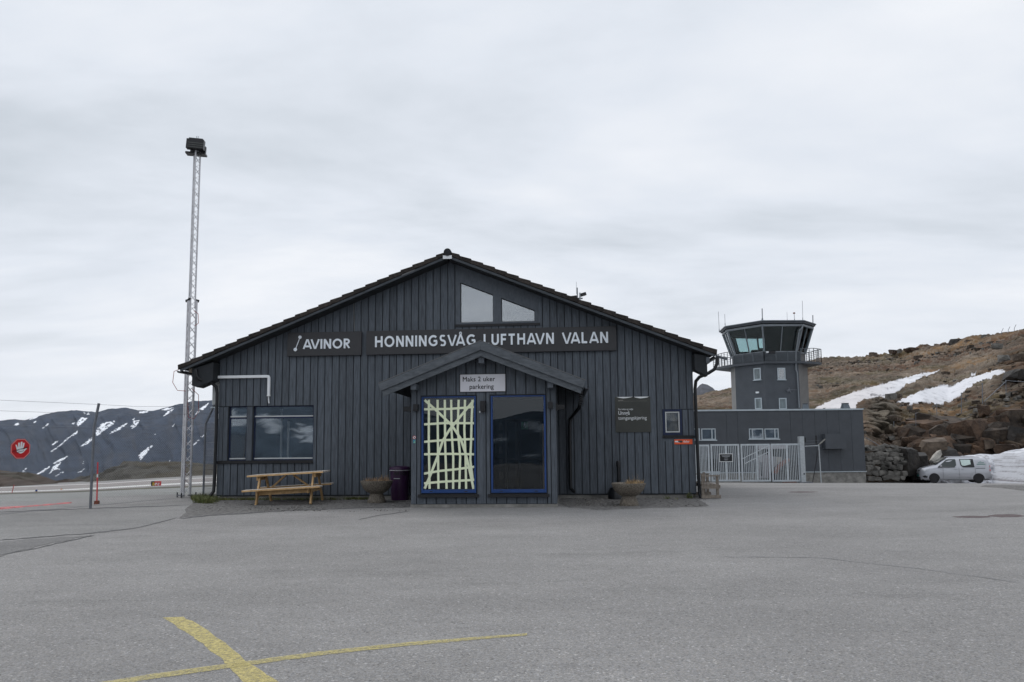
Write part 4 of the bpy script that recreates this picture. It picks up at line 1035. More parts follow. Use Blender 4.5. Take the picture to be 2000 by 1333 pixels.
# poster
t = thing('poster', 'square dark grey notice reading Unngå tomgangskjøring with a torn top edge', 'sign', BO, -BA)
mb = MB(); mb.box(4.785, 5.79, -.045, -.03, 1.87, 2.885); mb.build('board', M['poster'], t)
mb = MB(); zt = 2.887
mb.prism([(4.83, -.048, zt), (4.90, -.048, 2.865), (5.02, -.048, 2.845), (5.10, -.048, 2.850), (5.22, -.048, 2.868), (5.30, -.048, zt)], (0, .003, 0))
mb.prism([(5.32, -.048, zt), (5.37, -.048, 2.865), (5.50, -.048, 2.838), (5.58, -.048, 2.845), (5.70, -.048, 2.862), (5.76, -.048, zt)], (0, .003, 0)); mb.build('torn_film', M['letter_w'], t)
text('For helse og miljø', .072, (4.87, -.0465, 2.51), 'letter_w', t, sx=.81)
text('Unngå', .155, (4.868, -.0465, 2.375), 'letter_w', t, off=.0007, sx=.83)
text('tomgangskjøring', .138, (4.868, -.0465, 2.235), 'letter_w', t, sx=.885)
mb = MB(); mb.box(4.87, 5.70, -.0465, -.0455, 2.762, 2.766); mb.box(4.93, 5.02, -.0465, -.0455, 2.785, 2.80); mb.box(4.88, 4.92, -.0465, -.0455, 2.772, 2.792); mb.build('small_logo', M['cable'], t)
# orange strip sign
t = thing('strip_sign', 'small orange strip sign under the small blue window partly scraped white', 'sign', BO, -BA)
mb = MB(); mb.box(6.44, 6.945, -.045, -.03, 1.515, 1.655); mb.build('board', M['terracotta'], t)
mb = MB(); mb.prism([(6.45, -.047, 1.612), (6.62, -.047, 1.615), (6.66, -.047, 1.585), (6.62, -.047, 1.565), (6.45, -.047, 1.575)], (0, .002, 0)); mb.build('scraped_film', M['letter_w'], t)
mb = MB(); mb.prism([(6.53, -.049, 1.595), (6.56, -.049, 1.622), (6.64, -.049, 1.622), (6.675, -.049, 1.595), (6.64, -.049, 1.56), (6.58, -.049, 1.572)], (0, .002, 0)); mb.build('smudge', M['sign'], t)
text('rferbur', .085, (6.68, -.0465, 1.565), 'letter_w', t, off=.001, sx=.72)

# ================================================================== ENTRANCE PORCH
PO = BO+BN*(-2.9)+BD*1.285
PT = thing('entrance_porch', 'dark timber porch with a pitched roof and two blue framed windows', 'building', PO, -BA)
PW = 1.825; PE = 2.56
def pz(u): return 4.02-.398*abs(u)
w1 = (-1.56, -.185, .355, 2.765); w2 = (.195, 1.565, .355, 2.765)
pr_ = random.Random(9)
mb = MB()
hs_ = [(w1[0]-.03, w1[1]+.03, .27, 2.80), (w2[0]-.03, w2[1]+.03, .27, 2.80)]
clad(mb, -PW+.15, PW-.15, .085, lambda u: pz(u)-.2, hs_, .252, .024, -.024, 0, pr_, .003, .004)
mb.box(-PW, -PW+.13, -.03, 0, .085, pz(PW)-.2); mb.box(PW-.13, PW, -.03, 0, .085, pz(PW)-.2)
mb.build('front_cladding', M['board'], PT, bevel=.004)
mb = MB(); us = [-PW, w1[0], w1[1], 0, w2[0], w2[1], PW]
for a, b in zip(us[:-1], us[1:]):
    m_ = (a+b)/2; zs = [.02]+([w1[2], w1[3]] if (w1[0] < m_ < w1[1] or w2[0] < m_ < w2[1]) else [])+[None]
    for z0, z1 in zip(zs[::2], zs[1::2]):
        f = lambda z, u: pz(u)-.21 if z is None else z
        mb.prism([(a, .003, f(z0, a)), (b, .003, f(z0, b)), (b, .003, f(z1, b)), (a, .003, f(z1, a))], (0, .14, 0))
mb.build('front_wall', M['back'], PT)
for s in (-1, 1):
    mb = MB(); y = .01
    while y < 2.8: mb.prism([(s*(PW-.02), y, .09), (s*(PW-.02), y+.20, .09), (s*(PW-.02), y+.20, pz(PW)-.18), (s*(PW-.02), y, pz(PW)-.18)], (s*.02, 0, 0)); y += .235
    mb.build('side_cladding', M['board'], PT)
mb = MB(); mb.box(-PW+.02, -PW+.14, .15, 2.85, .02, pz(PW)-.2); mb.box(PW-.14, PW-.02, .15, 2.85, .02, pz(PW)-.2); mb.build('side_wall', M['back'], PT)
mb = MB(); mb.box(-PW-.01, PW+.01, -.02, 2.85, -.2, .075); mb.build('foundation', M['concrete'], PT)
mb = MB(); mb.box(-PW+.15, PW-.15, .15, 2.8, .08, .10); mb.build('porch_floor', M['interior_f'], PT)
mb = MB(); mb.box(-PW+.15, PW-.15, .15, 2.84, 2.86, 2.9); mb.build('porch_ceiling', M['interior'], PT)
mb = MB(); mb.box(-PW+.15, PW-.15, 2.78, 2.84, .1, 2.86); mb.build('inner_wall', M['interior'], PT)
mb = MB()
for x in (.32, .62, .66, 1.32): mb.box(x, x+.07, 2.68, 2.74, .1, 2.25)
mb.box(.32, 1.39, 2.68, 2.74, 2.2, 2.28); mb.box(.32, 1.39, 2.69, 2.73, 1.1, 1.16)
for z in (.6, .95, 1.3, 1.65, 1.95): mb.box(.22, .32, 1.9, 1.94, z, z+.2)
mb.build('inner_door', M['interior_f'], PT)
mb = MB(); mb.box(1.44, 1.5, 1.2, 1.24, .1, 2.1); mb.build('door_leaf_edge', mat('pine_edge', (.16, .11, .07), .6), PT)
for h in (w1, w2):
    a, b, c, d = h; mb = MB(); fw = .045
    mb.box(a, a+fw, -.045, .05, c, d); mb.box(b-fw, b, -.045, .05, c, d); mb.box(a+fw, b-fw, -.045, .05, c, c+.085); mb.box(a+fw, b-fw, -.045, .05, d-.03, d)
    f = mb.build('window', M['bluef'], PT, bevel=.004)
    g = MB(); g.prism([(a+fw, .0, c+.085), (b-fw, .0, c+.085), (b-fw, .0, d-.03), (a+fw, .0, d-.03)], (0, .006, 0)); g.build('pane', M['glass_dark'], f)
    mb = MB(); mb.box(a-.08, b+.07, -.10, .0, .275, .325); mb.box(a-.08, b+.07, -.105, -.10, .25, .31); mb.build('window_sill', M['black'], f)
    mb = MB()
    for x in (a+.25, b-.25): mb.box(x-.035, x+.035, -.05, -.045, c+.03, c+.05)
    mb.build('drain_cap', M['black'], f)
# pale tape lattice behind the left pane
tp = MB(); Q = lambda x, y: (lambda p: ((p-PO).dot(BD), p.z))(BM @ Lb(730+x/3.702, 650+y/3.702, -2.9))
def tape(pts, wd=.056, k=0):
    rr = [Q(*p) for p in pts]
    for j in range(len(rr)-1):
        a, b = Vector(rr[j]), Vector(rr[j+1]); d = (b-a).normalized(); n = Vector((-d.y, d.x))*wd/2; a = a-d*.004*(j > 0); y = -.0045-.0006*k
        tp.prism([(a.x-n.x, y, a.y-n.y), (b.x-n.x, y, b.y-n.y), (b.x+n.x, y, b.y+n.y), (a.x+n.x, y, a.y+n.y)], (0, .0004, 0))
VT = [[(399, 486), (398, 800), (404, 1130)], [(462, 486), (463, 700), (468, 1130)], [(514, 486), (516, 800), (527, 1130)], [(560, 486), (562, 700), (575, 900), (574, 1130)], [(614, 486), (607, 700), (625, 900), (622, 1000), (619, 1130)], [(660, 486), (655, 700), (664, 900), (668, 1130)], [(714, 486), (708, 620), (704, 780), (698, 920), (716, 1060)]]
HT = [[(364, 555), (550, 552), (728, 538)], [(364, 664), (500, 655), (728, 655)], [(364, 790), (500, 778), (728, 770)], [(364, 880), (550, 877), (728, 880)], [(364, 1020), (480, 1000), (600, 988), (728, 970)], [(364, 1090), (500, 1078), (728, 1065)]]
DT = [[(368, 488), (460, 570), (560, 665), (625, 760), (660, 860), (690, 980), (722, 1130)], [(726, 488), (640, 590), (550, 700), (500, 780), (460, 900), (410, 1030), (368, 1128)]]
for k, p in enumerate(VT): tape(p, k=k % 2)
for k, p in enumerate(HT): tape(p, k=2+k % 2)
for k, p in enumerate(DT): tape(p, .062, k=4+k)
tag(tp.build('tape_lattice', M['tape']), 'pale cream green tape criss-crossed over the left porch window', 'decoration'); bpy.data.objects['tape_lattice'].matrix_world = Matrix.Translation(PO) @ Matrix.Rotation(-BA, 4, 'Z')
# exit pictogram seen through the right pane
t = thing('exit_sticker', 'small green running man sticker inside the right porch window', 'sign', PO, -BA)
mb = MB(); mb.box(.80, 1.0, 2.62, 2.625, 1.98, 2.20); mb.build('board', mat('green_film', (.015, .10, .05), .5), t)
mb = MB(); y = 2.612; mb.tube([(.905, y, 2.165), (.905, y-.004, 2.165)], .016, 10); mb.bar((.90, y, 2.145), (.895, y, 2.09), .03, .004); mb.bar((.895, y, 2.09), (.925, y, 2.03), .016, .004); mb.bar((.893, y-.001, 2.09), (.865, y-.001, 2.05), .016, .004); mb.bar((.90, y, 2.135), (.94, y, 2.11), .012, .004); mb.bar((.90, y-.001, 2.135), (.865, y-.001, 2.115), .012, .004)
mb.build('pictogram', M['letter_w'], t)
# porch roof
yf = -.50
pr = MB()
for s in (-1, 1):
    pr.prism([(0, yf+.05, pz(0)), (s*(PE-.04), yf+.05, pz(PE-.04)), (s*(PE-.04), yf+.05, pz(PE-.04)-.05), (0, yf+.05, pz(0)-.05)], (0, 3.33, 0))
PRF = pr.build('roof', M['soffit'], PT)
for s in (-1, 1):
    a = MB(); a.prism([(0, yf, pz(0)+.075), (s*PE, yf, pz(PE)+.075), (s*(PE-.07), yf, pz(PE)-.105), (0, yf, pz(0)-.145)], (0, .045, 0)); a.build('bargeboard', M['weathered'], PRF, bevel=.006)
    a = MB(); a.prism([(0, yf+.05, pz(0)-.10), (s*(PE-.075), yf+.05, pz(PE)-.075), (s*(PE-.12), yf+.05, pz(PE)-.24), (0, yf+.05, pz(0)-.30)], (0, .035, 0)); a.build('lower_bargeboard', M['weathered'], PRF, bevel=.004)
    a = MB(); a.prism([(0, yf-.004, pz(0)+.079), (s*PE, yf-.004, pz(PE)+.079), (s*PE, yf-.004, pz(PE)+.094), (0, yf-.004, pz(0)+.094)], (0, 3.3, 0)); a.build('worn_top', M['worn_edge'], PRF)
mb = MB()
for u in (-1.70, 0, 1.70):
    zt = (pz(0)-.31) if u == 0 else pz(1.79)-.235
    mb.box(u-.07, u+.07, yf+.12, .0, zt-.15, zt)
mb.build('beam_end', M['board_trim'], PRF, bevel=.004)
# porch gutter and downpipe on the right
mb = MB(); pr2 = [( PE+.02+.06*cos(pi+pi*k/8), yf+.06, pz(PE)-.07+.06*sin(pi+pi*k/8)) for k in range(9)]+[(PE+.02+.05*cos(pi+pi*k/8), yf+.06, pz(PE)-.07+.05*sin(pi+pi*k/8)) for k in range(8, -1, -1)]
mb.prism(pr2, (0, 3.3, 0)); mb.build('gutter', M['gutter'], PRF)
LP = lambda px, py, off: tuple((Matrix.Translation(PO) @ Matrix.Rotation(-BA, 4, 'Z')).inverted() @ (BM @ Lb(px, py, off)))
dp('downpipe', [LP(1134, 765, -.9), LP(1134, 785, -.9), LP(1131, 797, -.8), LP(1122, 808, -.45), LP(1114, 818, -.13), LP(1113, 832, -.11), LP(1114, 940, -.11), LP(1115, 955, -.12), LP(1121, 961, -.22)], .05, PT)
mb = MB()
for k in range(6): mb.tube([LP(1131.5, 768+k*4.4, -2.9), LP(1137+k*.3, 769+k*4.4, -2.6)], .018, 6)
mb.build('gutter_chain', M['gutter'], PT)
# porch signs and lamps
t = thing('parking_sign', 'white sign reading Maks 2 uker parkering over the porch windows', 'sign', PO, -BA)
mb = MB(); mb.box(-.59, .58, -.052, -.03, 2.865, 3.325); mb.build('frame', M['black'], t)
M['signwhite'] = mat('grey_white_sign_face', (.62, .62, .66), .45, .05)
mb = MB(); mb.box(-.575, .565, -.056, -.052, 2.878, 3.312); mb.build('board', M['signwhite'], t, bevel=.001)
for dx, dz in ((0, 0), (.005, .0005), (.0025, .004)): text('Maks 2 uker', .168, (-.52+dx, -.058-dx*.1, 3.135+dz), 'black', t, sx=.93, sp=1.06)
for dx, dz in ((0, 0), (.005, .0005), (.0025, .004)): text('parkering', .168, (-.345+dx, -.058-dx*.1, 2.945+dz), 'black', t, sx=.93, sp=1.03)
def wlamp(u, z, wd, h, label, side=0, knob=False):
    t = thing('wall_lamp', label, 'lamp', PO, -BA, 'black wall lamps on the porch')
    mb = MB()
    if side: mb.box(*sorted((side*PW, side*(PW+.22))), .05, .16, z-.06, z+.06)
    else: mb.box(u-wd/2, u+wd/2, -.19, -.04, z-h/2, z+h/2)
    b = mb.build('lamp_body', M['blackm'], t, bevel=.006)
    mb = MB()
    if side: mb.box(*sorted((side*(PW-.01), side*(PW+.05))), .03, .18, z-.09, z+.09)
    else: mb.box(u-wd/2+.02, u+wd/2-.02, -.045, -.028, z-h/2+.02, z+h/2-.02)
    mb.build('wall_plate', M['blackm'], t)
    if knob: MB().tube([(u-wd/2-.01, -.12, z-h/2+.02), (u-wd/2-.02, -.12, z-h/2-.02)], .018, 8).build('sensor', M['letter_w'], t)
wlamp(-1.69, 2.49, .12, .17, 'cube shaped black lamp at the left corner of the porch front')
wlamp(.005, 2.50, .12, .27, 'tall black lamp with a sensor between the two porch windows', knob=True)
wlamp(1.69, 2.51, .11, .17, 'cube shaped black lamp at the right corner of the porch front')
wlamp(0, 2.47, .2, .1, 'black lamp sticking out from the left side wall of the porch', side=-1)
wlamp(0, 2.47, .2, .1, 'black lamp sticking out from the right side wall of the porch in the dark', side=1)
t = thing('round_sticker', 'small round red and white prohibition sticker on the porch corner board', 'sign', PO, -BA)
MB().tube([(-1.745, -.031, 1.745), (-1.745, -.033, 1.745)], .042, 20).build('ring', M['redsign'], t)
MB().tube([(-1.745, -.033, 1.745), (-1.745, -.0345, 1.745)], .032, 20).build('face', M['letter_w'], t)
mb = MB(); mb.bar((-1.77, -.036, 1.77), (-1.72, -.036, 1.72), .009, .002, (0, 1, 0)); mb.box(-1.757, -1.735, -.0362, -.0348, 1.728, 1.76); mb.build('pictogram', M['black'], t)
t = thing('blue_sticker', 'small blue and green square sticker under the round sticker', 'sign', PO, -BA)
MB().box(-1.775, -1.715, -.033, -.031, 1.60, 1.69).build('board', mat('blue_film', (.05, .22, .33), .5), t)
mb = MB(); mb.prism([(-1.768, -.0345, 1.607), (-1.722, -.0345, 1.607), (-1.722, -.0345, 1.672)], (0, .001, 0)); mb.build('pictogram', mat('green_film_light', (.2, .45, .25), .5), t)
# ================================================================== THINGS ROUND THE TERMINAL
def each(name, shapes, m, parent, **kw):
    """one object per shape"""
    return [s.build(name, m, parent, **kw) for s in shapes]
# picnic table
t = thing('picnic_table', 'yellowish pine picnic table with attached benches under the corner window', 'table', (-6.17, 20.09, -.03), .04)
t.rotation_euler = (0, -.049, .04)
TL, THh, SH = 2.05, .855, .48
mb = MB()
for k in range(5): mb.box(-TL/2+random.uniform(-.004, .004), TL/2+random.uniform(-.004, .004), -.46+k*.186, -.46+k*.186+.177, THh-.045, THh)
mb.build('tabletop', M['pine_top'], t, bevel=.004)
mb = MB(); mb.box(-TL/2+.002, TL/2-.002, -.466, -.461, THh-.046, THh-.004); mb.build('table_edge', M['pine'], t)
for s in (-1, 1):
    mb = MB()
    for k in range(2): mb.box(-TL/2, TL/2, s*.72-.185+k*.178, s*.72-.185+k*.178+.171, SH-.045, SH)
    b = mb.build('seat', M['pine_top'], t, bevel=.004)
    mb = MB(); yy = s*.72-(.191 if s < 0 else .190); mb.box(-TL/2+.002, TL/2-.002, yy, yy+.004, SH-.046, SH-.004); mb.build('seat_edge', M['pine'], b)
    for e_ in (-1, 1):
        x = e_*(TL/2-.30)
        MB().bar((x, s*.73, 0), (x, s*.26, THh-.05), .045, .10, (0, 1, 0)).build('leg', M['pine'], t, bevel=.003)
for e_ in (-1, 1):
    x = e_*(TL/2-.30)
    MB().box(x-e_*.05-.0225, x-e_*.05+.0225, -.80, .80, SH-.175, SH-.048).build('cross_beam', M['pine'], t, bevel=.003)
    MB().box(x+e_*.05-.0225, x+e_*.05+.0225, -.36, .36, THh-.155, THh-.048).build('top_beam', M['pine'], t, bevel=.003)
    MB().bar((x-e_*.08, 0, SH-.12), (e_*.10, 0, THh-.06), .045, .08, (0, 1, 0)).build('brace', M['pine'], t, bevel=.003)
MB().box(-TL/2+.36, TL/2-.36, -.64, -.595, SH-.17, SH-.05).build('stretcher', M['pine'], t)
# planters
def planter(loc, label, seed, w_=.42, h_=.58):
    t = thing('planter', label, 'planter', loc, 0, 'exposed aggregate bowl planters')
    MB().lathe([(.235, 0), (.245, .03), (.22, .10), (.18, .22), (.17, .27)], n=40).build('pedestal', M['aggregate'], t, smooth=True)
    pr = [(.16, .262), (.20, .275), (.28, .33), (.355, .42), (.40, .52), (.425, .60), (.425, .625), (.40, .63), (.37, .60), (.30, .56), (.02, .55)]
    MB().lathe(pr, n=48).build('bowl', M['aggregate'], t, smooth=True)
    MB().lathe([(.37, .585), (.25, .595), (.02, .60)], n=24).build('soil', M['soil'], t)
    t.scale = (w_/.42, w_/.42, h_/.63); return t
def blades(mb, r, n, cx_, cy_, rad, h, z=0, lean=.6, wd=.006):
    for _ in range(n):
        a = r.uniform(0, 2*pi); q = rad*sqrt(r.random()); x = cx_+q*cos(a); y = cy_+q*sin(a); hh = h*r.uniform(.35, 1.1); b = r.uniform(0, 2*pi); l = lean*r.uniform(.2, 1)*hh
        w_ = wd*r.uniform(.6, 1.5); p0 = Vector((x, y, z)); p1 = p0+Vector((cos(b)*l*.35, sin(b)*l*.35, hh*.6)); p2 = p0+Vector((cos(b)*l, sin(b)*l, hh*r.uniform(.7, 1)))
        s_ = Vector((cos(b+pi/2), sin(b+pi/2), 0))*w_/2
        mb.poly([p0-s_, p0+s_, p1+s_*.8, p1-s_*.8]); mb.poly([p1-s_*.8, p1+s_*.8, p2])
pl1 = planter((-3.74, 19.85, 0), 'stone bowl planter with brown stems beside the purple bin', 1, .435, .60)
pl2 = planter((2.90, 18.15, 0), 'stone bowl planter with straw on its right side in front of the black vent pipe', 2, .42, .56)
r1 = random.Random(3)
mb = MB(); blades(mb, r1, 260, 0, 0, .36, .16, 0, .9, .008); blades(mb, r1, 60, .2, 0, .14, .26, 0, .5, .006)
o = mb.build('dry_plant', M['drygrass'], fix=False); o.location = (-3.74, 19.85, .56); tag(o, 'withered brown stems in the planter by the purple bin', 'plant')
mb = MB(); blades(mb, r1, 240, .15, -.02, .22, .15, 0, 1.2, .008); blades(mb, r1, 26, .15, 0, .20, .30, 0, .5, .005)
M['straw'] = mat('straw', (.34, .24, .13), .9, .4, 8, island=.4)
o = mb.build('dry_plant', M['straw'], fix=False); o.location = (2.90, 18.15, .52); tag(o, 'straw coloured dead grass on the right side of the planter near the vent pipe', 'plant')
# bin
t = thing('litter_bin', 'dark purple plastic bin with lid beside the porch', 'bin', (-3.24, 20.72, 0), .15)
MB().lathe([(.235, 0), (.24, .02), (.26, .5), (.275, .86)], n=32).build('barrel', M['purple'], t, smooth=True)
MB().lathe([(.295, .85), (.30, .90), (.28, .935), (.15, .965), (.02, .972)], n=32).build('lid', M['purple'], t, smooth=True)
MB().lathe([(.289, .838), (.297, .858)], n=32).build('rim_bag', M['white_pipe'], t)
MB().bar((.27, 0, .90), (.36, -.02, .885), .07, .03).build('handle', M['gutter'], t); MB().bar((-.28, -.02, .90), (-.28, -.02, 1.0), .03, .03).build('hinge', M['gutter'], t)
MB().bar((-.17, -.215, .62), (.0, -.275, .62), .02, .016).build('grip', M['galv'], t)
for k, ch in enumerate('AVINOR'):
    a_ = radians(-90-34+k*14); o = text(ch, .13, (.281*cos(a_)-.03*cos(a_+pi/2), .281*sin(a_)-.03*sin(a_+pi/2), .72), 'black', t, rot=(pi/2, 0, a_+pi/2), off=.003)
# vent pipe
t = thing('vent_pipe', 'black plastic vent pipe with a cap standing against the wall', 'pipe', BM @ Vector((4.83, -.16, 0)))
mb = MB(); mb.tube([(0, 0, 0), (0, 0, .92)], .047, 14); mb.build('pipe', M['gutter'], t, smooth=True)
mb = MB(); mb.tube([(0, 0, .90), (0, 0, 1.0), (0, 0, 1.06)], [.062, .064, .055], 16); mb.build('cap', M['blackm'], t, smooth=True)
MB().lathe([(.25, 0), (.24, .2), (.18, .32), (.05, .35)], c=(-.08, -.12, 0), n=20).build('drum', M['gutter'], t, smooth=True)
# bench at the right corner, seen end on
t = thing('wooden_bench', 'weathered grey slatted bench with armrest around the right corner of the terminal', 'bench', BO+BD*7.10+BN*(-.42), -BA)
W_ = .62; LB = 1.5; t.scale = (.80, 1, .88)
mb = []
for k in range(4): mb.append(MB().box(.06+k*.125, .06+k*.125+.10, .0, LB, .42, .455))
each('seat_slat', mb, M['oldwood'], t, bevel=.004)
for y in (.04, LB-.1):
    for x in (.50, .0): MB().box(x, x+.09, y, y+.07, .03, .70 if x else .78).build('leg', M['oldwood'], t, bevel=.004)
    MB().box(.0, .62, y-.035, y-.004, .32, .42).build('seat_rail', M['oldwood'], t)
    MB().box(-.02, .64, y-.04, y-.003, .02, .12).build('foot_rail', M['oldwood'], t)
    MB().box(.0, .62, y-.02, y+.09, .70, .735).build('armrest', M['oldwood'], t)
MB().box(.60, .625, -.02, LB, .36, .43).build('front_rail', M['oldwood'], t)
MB().box(.34, .42, LB-.25, LB-.18, .03, .78).build('back_post', M['oldwood'], t)
# roof antenna beyond the ridge slope
t = thing('roof_antenna', 'small antenna mast with two black floodlights on the right roof slope', 'antenna', at(1128, 600, 27))
zt = .0
MB().tube([(0, 0, -.6), (0, 0, .75)], .022, 8).build('mast', M['galv_d'], t); MB().tube([(.10, 0, -.5), (.10, 0, .55)], .03, 8).build('pole', M['galv'], t)
MB().tube([(-.03, 0, .5), (-.03, 0, .98)], .008, 5).build('whip', M['galv'], t)
for a, b in (((-.02, 0, .38), (-.25, .05, .36)), ((.14, 0, .46), (.32, .05, .52))): MB().bar(a, b, .14, .12).build('floodlight', M['blackm'], t)
MB().bar((-.15, 0, .33), (.2, 0, .33), .05, .05).build('crossbar', M['galv_d'], t)
# lattice mast
B0 = gnd(361, 972); B0 = Vector((B0.x, B0.y, 0))
t = thing('floodlight_mast', 'tall galvanised lattice mast with a black floodlight head left of the terminal', 'mast', B0, .12)
M['mast'] = mat('mast_aluminium', (.58, .58, .60), .45, .15, 5, metal=.05)
def lattice(w_, z0, z1, step, leg_r, br, name, lean):
    c = [Vector((w_*cos(radians(a)), w_*sin(radians(a)), 0)) for a in (-90, 30, 150)]; off = lambda z: Vector((lean*z, 0, 0))
    for p in c: MB().tube([p+off(z0)+Vector((0, 0, z0)), p+off(z1)+Vector((0, 0, z1))], leg_r, 8).build('mast_leg', M['mast'], t)
    mb = MB(); z = z0+.05; k = 0
    while z+step < z1:
        for q in range(3):
            a, b = c[q], c[(q+1) % 3]
            if k % 2: a, b = b, a
            mb.bar(a+off(z)+Vector((0, 0, z)), b+off(z)+Vector((0, 0, z+step)), br, br*.4)
        z += step; k += 1
    mb.build(name, M['mast'], t)
lattice(.150, .08, 6.25, .24, .036, .030, 'lower_bracing', .0015)
lattice(.108, 6.0, 11.2, .19, .026, .022, 'upper_bracing', .0015)
mb = MB()
for a in (-90, 30, 150):
    p = Vector((.215*cos(radians(a)), .215*sin(radians(a)), 6.25)); q = Vector((.12*cos(radians(a)), .12*sin(radians(a)), 6.27)); mb.bar(q, p*1.08-Vector((0, 0, .5)), .05, .08)
mb.build('collar', M['blackm'], t)
for a in (-90, 30, 150):
    p = Vector((.215*cos(radians(a)), .215*sin(radians(a)), 0)); MB().bar(p*.4+Vector((0, 0, .06)), p*1.55+Vector((0, 0, .06)), .05, .04).build('foot', M['galv_d'], t); MB().tube([p*1.5, p*1.5+Vector((0, 0, .15))], .02, 8).build('foot_screw', M['blackm'], t)
hd = bpy.data.objects.new('lamp_head', None)
mb = MB(); mb.box(-.29, .30, -.30, -.12, 11.20, 11.52); mb.box(-.23, .25, -.26, -.1, 11.521, 11.57)
H1 = mb.build('lamp_head', M['blackm'], t, bevel=.01); H1.rotation_euler = (0, .07, 0); H1.location = (-.76, 0, .02); H1.scale = (.92, 1, .999)
for k in range(3): MB().box(-.24, .28, -.307, -.300, 11.235+k*.07, 11.262+k*.07).build('lens_strip', mat('lens', (.06, .065, .06), .3), H1)
mb = MB(); mb.box(-.34, .28, -.1, .15, 11.10, 11.16); mb.box(-.26, .22, .10, .2, 11.16, 11.45); m2 = mb.build('lamp_bracket', M['blackm'], t); m2.rotation_euler = (0, .05, 0); m2.location = (-.53, 0, 0)
MB().tube([(.0, 0, 11.1), (.0, 0, 11.72)], .012, 6).build('pin', M['galv'], t); MB().tube([(.05, 0, 11.1), (.05, 0, 11.72)], .010, 6).build('pin', M['galv'], t)
M['redcable'] = mat('red_cable', (.30, .05, .04), .6)
for pts in ([(-.2, -.1, 4.05), (-.42, -.1, 3.95), (-.45, -.1, 3.6), (-.30, -.1, 3.35), (-.05, -.1, 3.33)], [(.15, -.15, 3.4), (.36, -.15, 3.2), (.38, -.15, 2.7), (.25, -.15, 2.45), (.08, -.15, 2.5), (.02, -.15, 3.2)], [(.12, -.12, 5.9), (.26, -.12, 5.8), (.28, -.12, 5.5), (.16, -.12, 5.4)]):
    MB().tube(pts, .010, 5).build('cable_loop', M['redcable'], t)
MB().tube([(-.03, .05, .3), (-.03, .05, 6), (-.02, .04, 11)], .012, 5).build('feed_cable', M['redcable'], t)
# left fence
F1 = gnd(176.5, 993); F2 = gnd(397, 972); F1.z = F2.z = 0; fd = (F2-F1).normalized(); F0 = F1-fd*8.5
fn = Vector((-fd.y, fd.x, 0))
t = thing('chain_link_fence', 'dull grey chain link fence with angled posts along the airfield', 'fence')
def fence_post(p, h, arm, label=''):
    up = p+Vector((0, 0, h)); tip = up+arm
    o = MB().tube([p, up, tip], .034, 8).build('post', M['galv_d'], t, smooth=True); return up, tip
A1 = at(191, 791, 18.6); A2 = at(404, 786, 22.0)
u0, t0 = fence_post(F0, 2.15, Vector((.12, -.2, .55))); u1, t1 = fence_post(F1, 2.10, Vector((.13, -.05, .62))); u2, t2 = fence_post(F2, 2.28, Vector((.27, 0, .62)))
def mesh_panel(a, b, h, cell, rr, name):
    rr *= .75
    mb = MB(); d = b-a; Lh = d.length; d.normalize(); n = Vector((-d.y, d.x, 0)); m = int(Lh/cell); k = -int(h/cell)
    def P(x, z): return a+d*x+Vector((0, 0, z))
    for i in range(-int(h/cell), m+1):
        for sgn in (1, -1):
            x0 = i*cell if sgn > 0 else i*cell+h; x1 = x0+sgn*h; z0, z1 = 0.03, h
            if sgn > 0:
                if x0 < 0: z0 += -x0; x0 = 0
                if x1 > Lh: z1 -= x1-Lh; x1 = Lh
            else:
                if x0 > Lh: z0 += x0-Lh; x0 = Lh
                if x1 < 0: z1 -= -x1; x1 = 0
            if z1-z0 < .05: continue
            p, q = P(x0, z0)+n*.004*sgn, P(x1, z1)+n*.004*sgn
            s_ = (q-p).normalized().cross(n)*rr
            i0 = len(mb.v); mb.v += [tuple(p-s_), tuple(p+s_), tuple(q+s_), tuple(q-s_), tuple(p+n*rr*1.6), tuple(q+n*rr*1.6)]
            mb.f += [(i0, i0+1, i0+2, i0+3), (i0+1, i0+4, i0+5, i0+2), (i0+4, i0, i0+3, i0+5)]
    return mb.build(name, M['galv_d'], t, fix=False)
mesh_panel(F0, F1, 2.05, .075, .0022, 'wire_mesh'); mesh_panel(F1, F2, 2.05, .075, .0022, 'wire_mesh')
for a, b, zs in ((u0, u1, 0), (u1, u2, 0)):
    MB().tube([a, (a+b)/2-Vector((0, 0, .03)), b], .003, 4).build('top_wire', M['galv_d'], t)
    for z in (.06, 1.0): MB().tube([a-Vector((0, 0, a.z-z)), b-Vector((0, 0, b.z-z))], .003, 4).build('tension_wire', M['galv_d'], t)
for f_ in (.95, .55):
    for (a, b, c, d) in ((u0, u1, t0, t1), (u1, u2, t1, t2)):
        p, q = a.lerp(c, f_), b.lerp(d, f_); MB().tube([p, p.lerp(q, .3)-Vector((0, 0, .05)), p.lerp(q, .6)-Vector((0, 0, .04)), q], .0035, 4).build('barbed_wire', M['galv_d'], t)
C2 = BM @ Vector((-7.05, .1, 0)); d = (C2-F2); mb = MB(); Lh = d.length; d.normalize()
for k in range(int(Lh/.05)): p = F2+d*(.05*k); mb.tube([p+Vector((0, 0, .03)), p+Vector((0, 0, 2.3))], .003, 4, False)
for k in range(12): mb.tube([F2+Vector((0, 0, .1+k*.2)), F2+d*Lh+Vector((0, 0, .1+k*.2))], .004, 4, False)
mb.build('welded_panel', M['galv_d'], t)
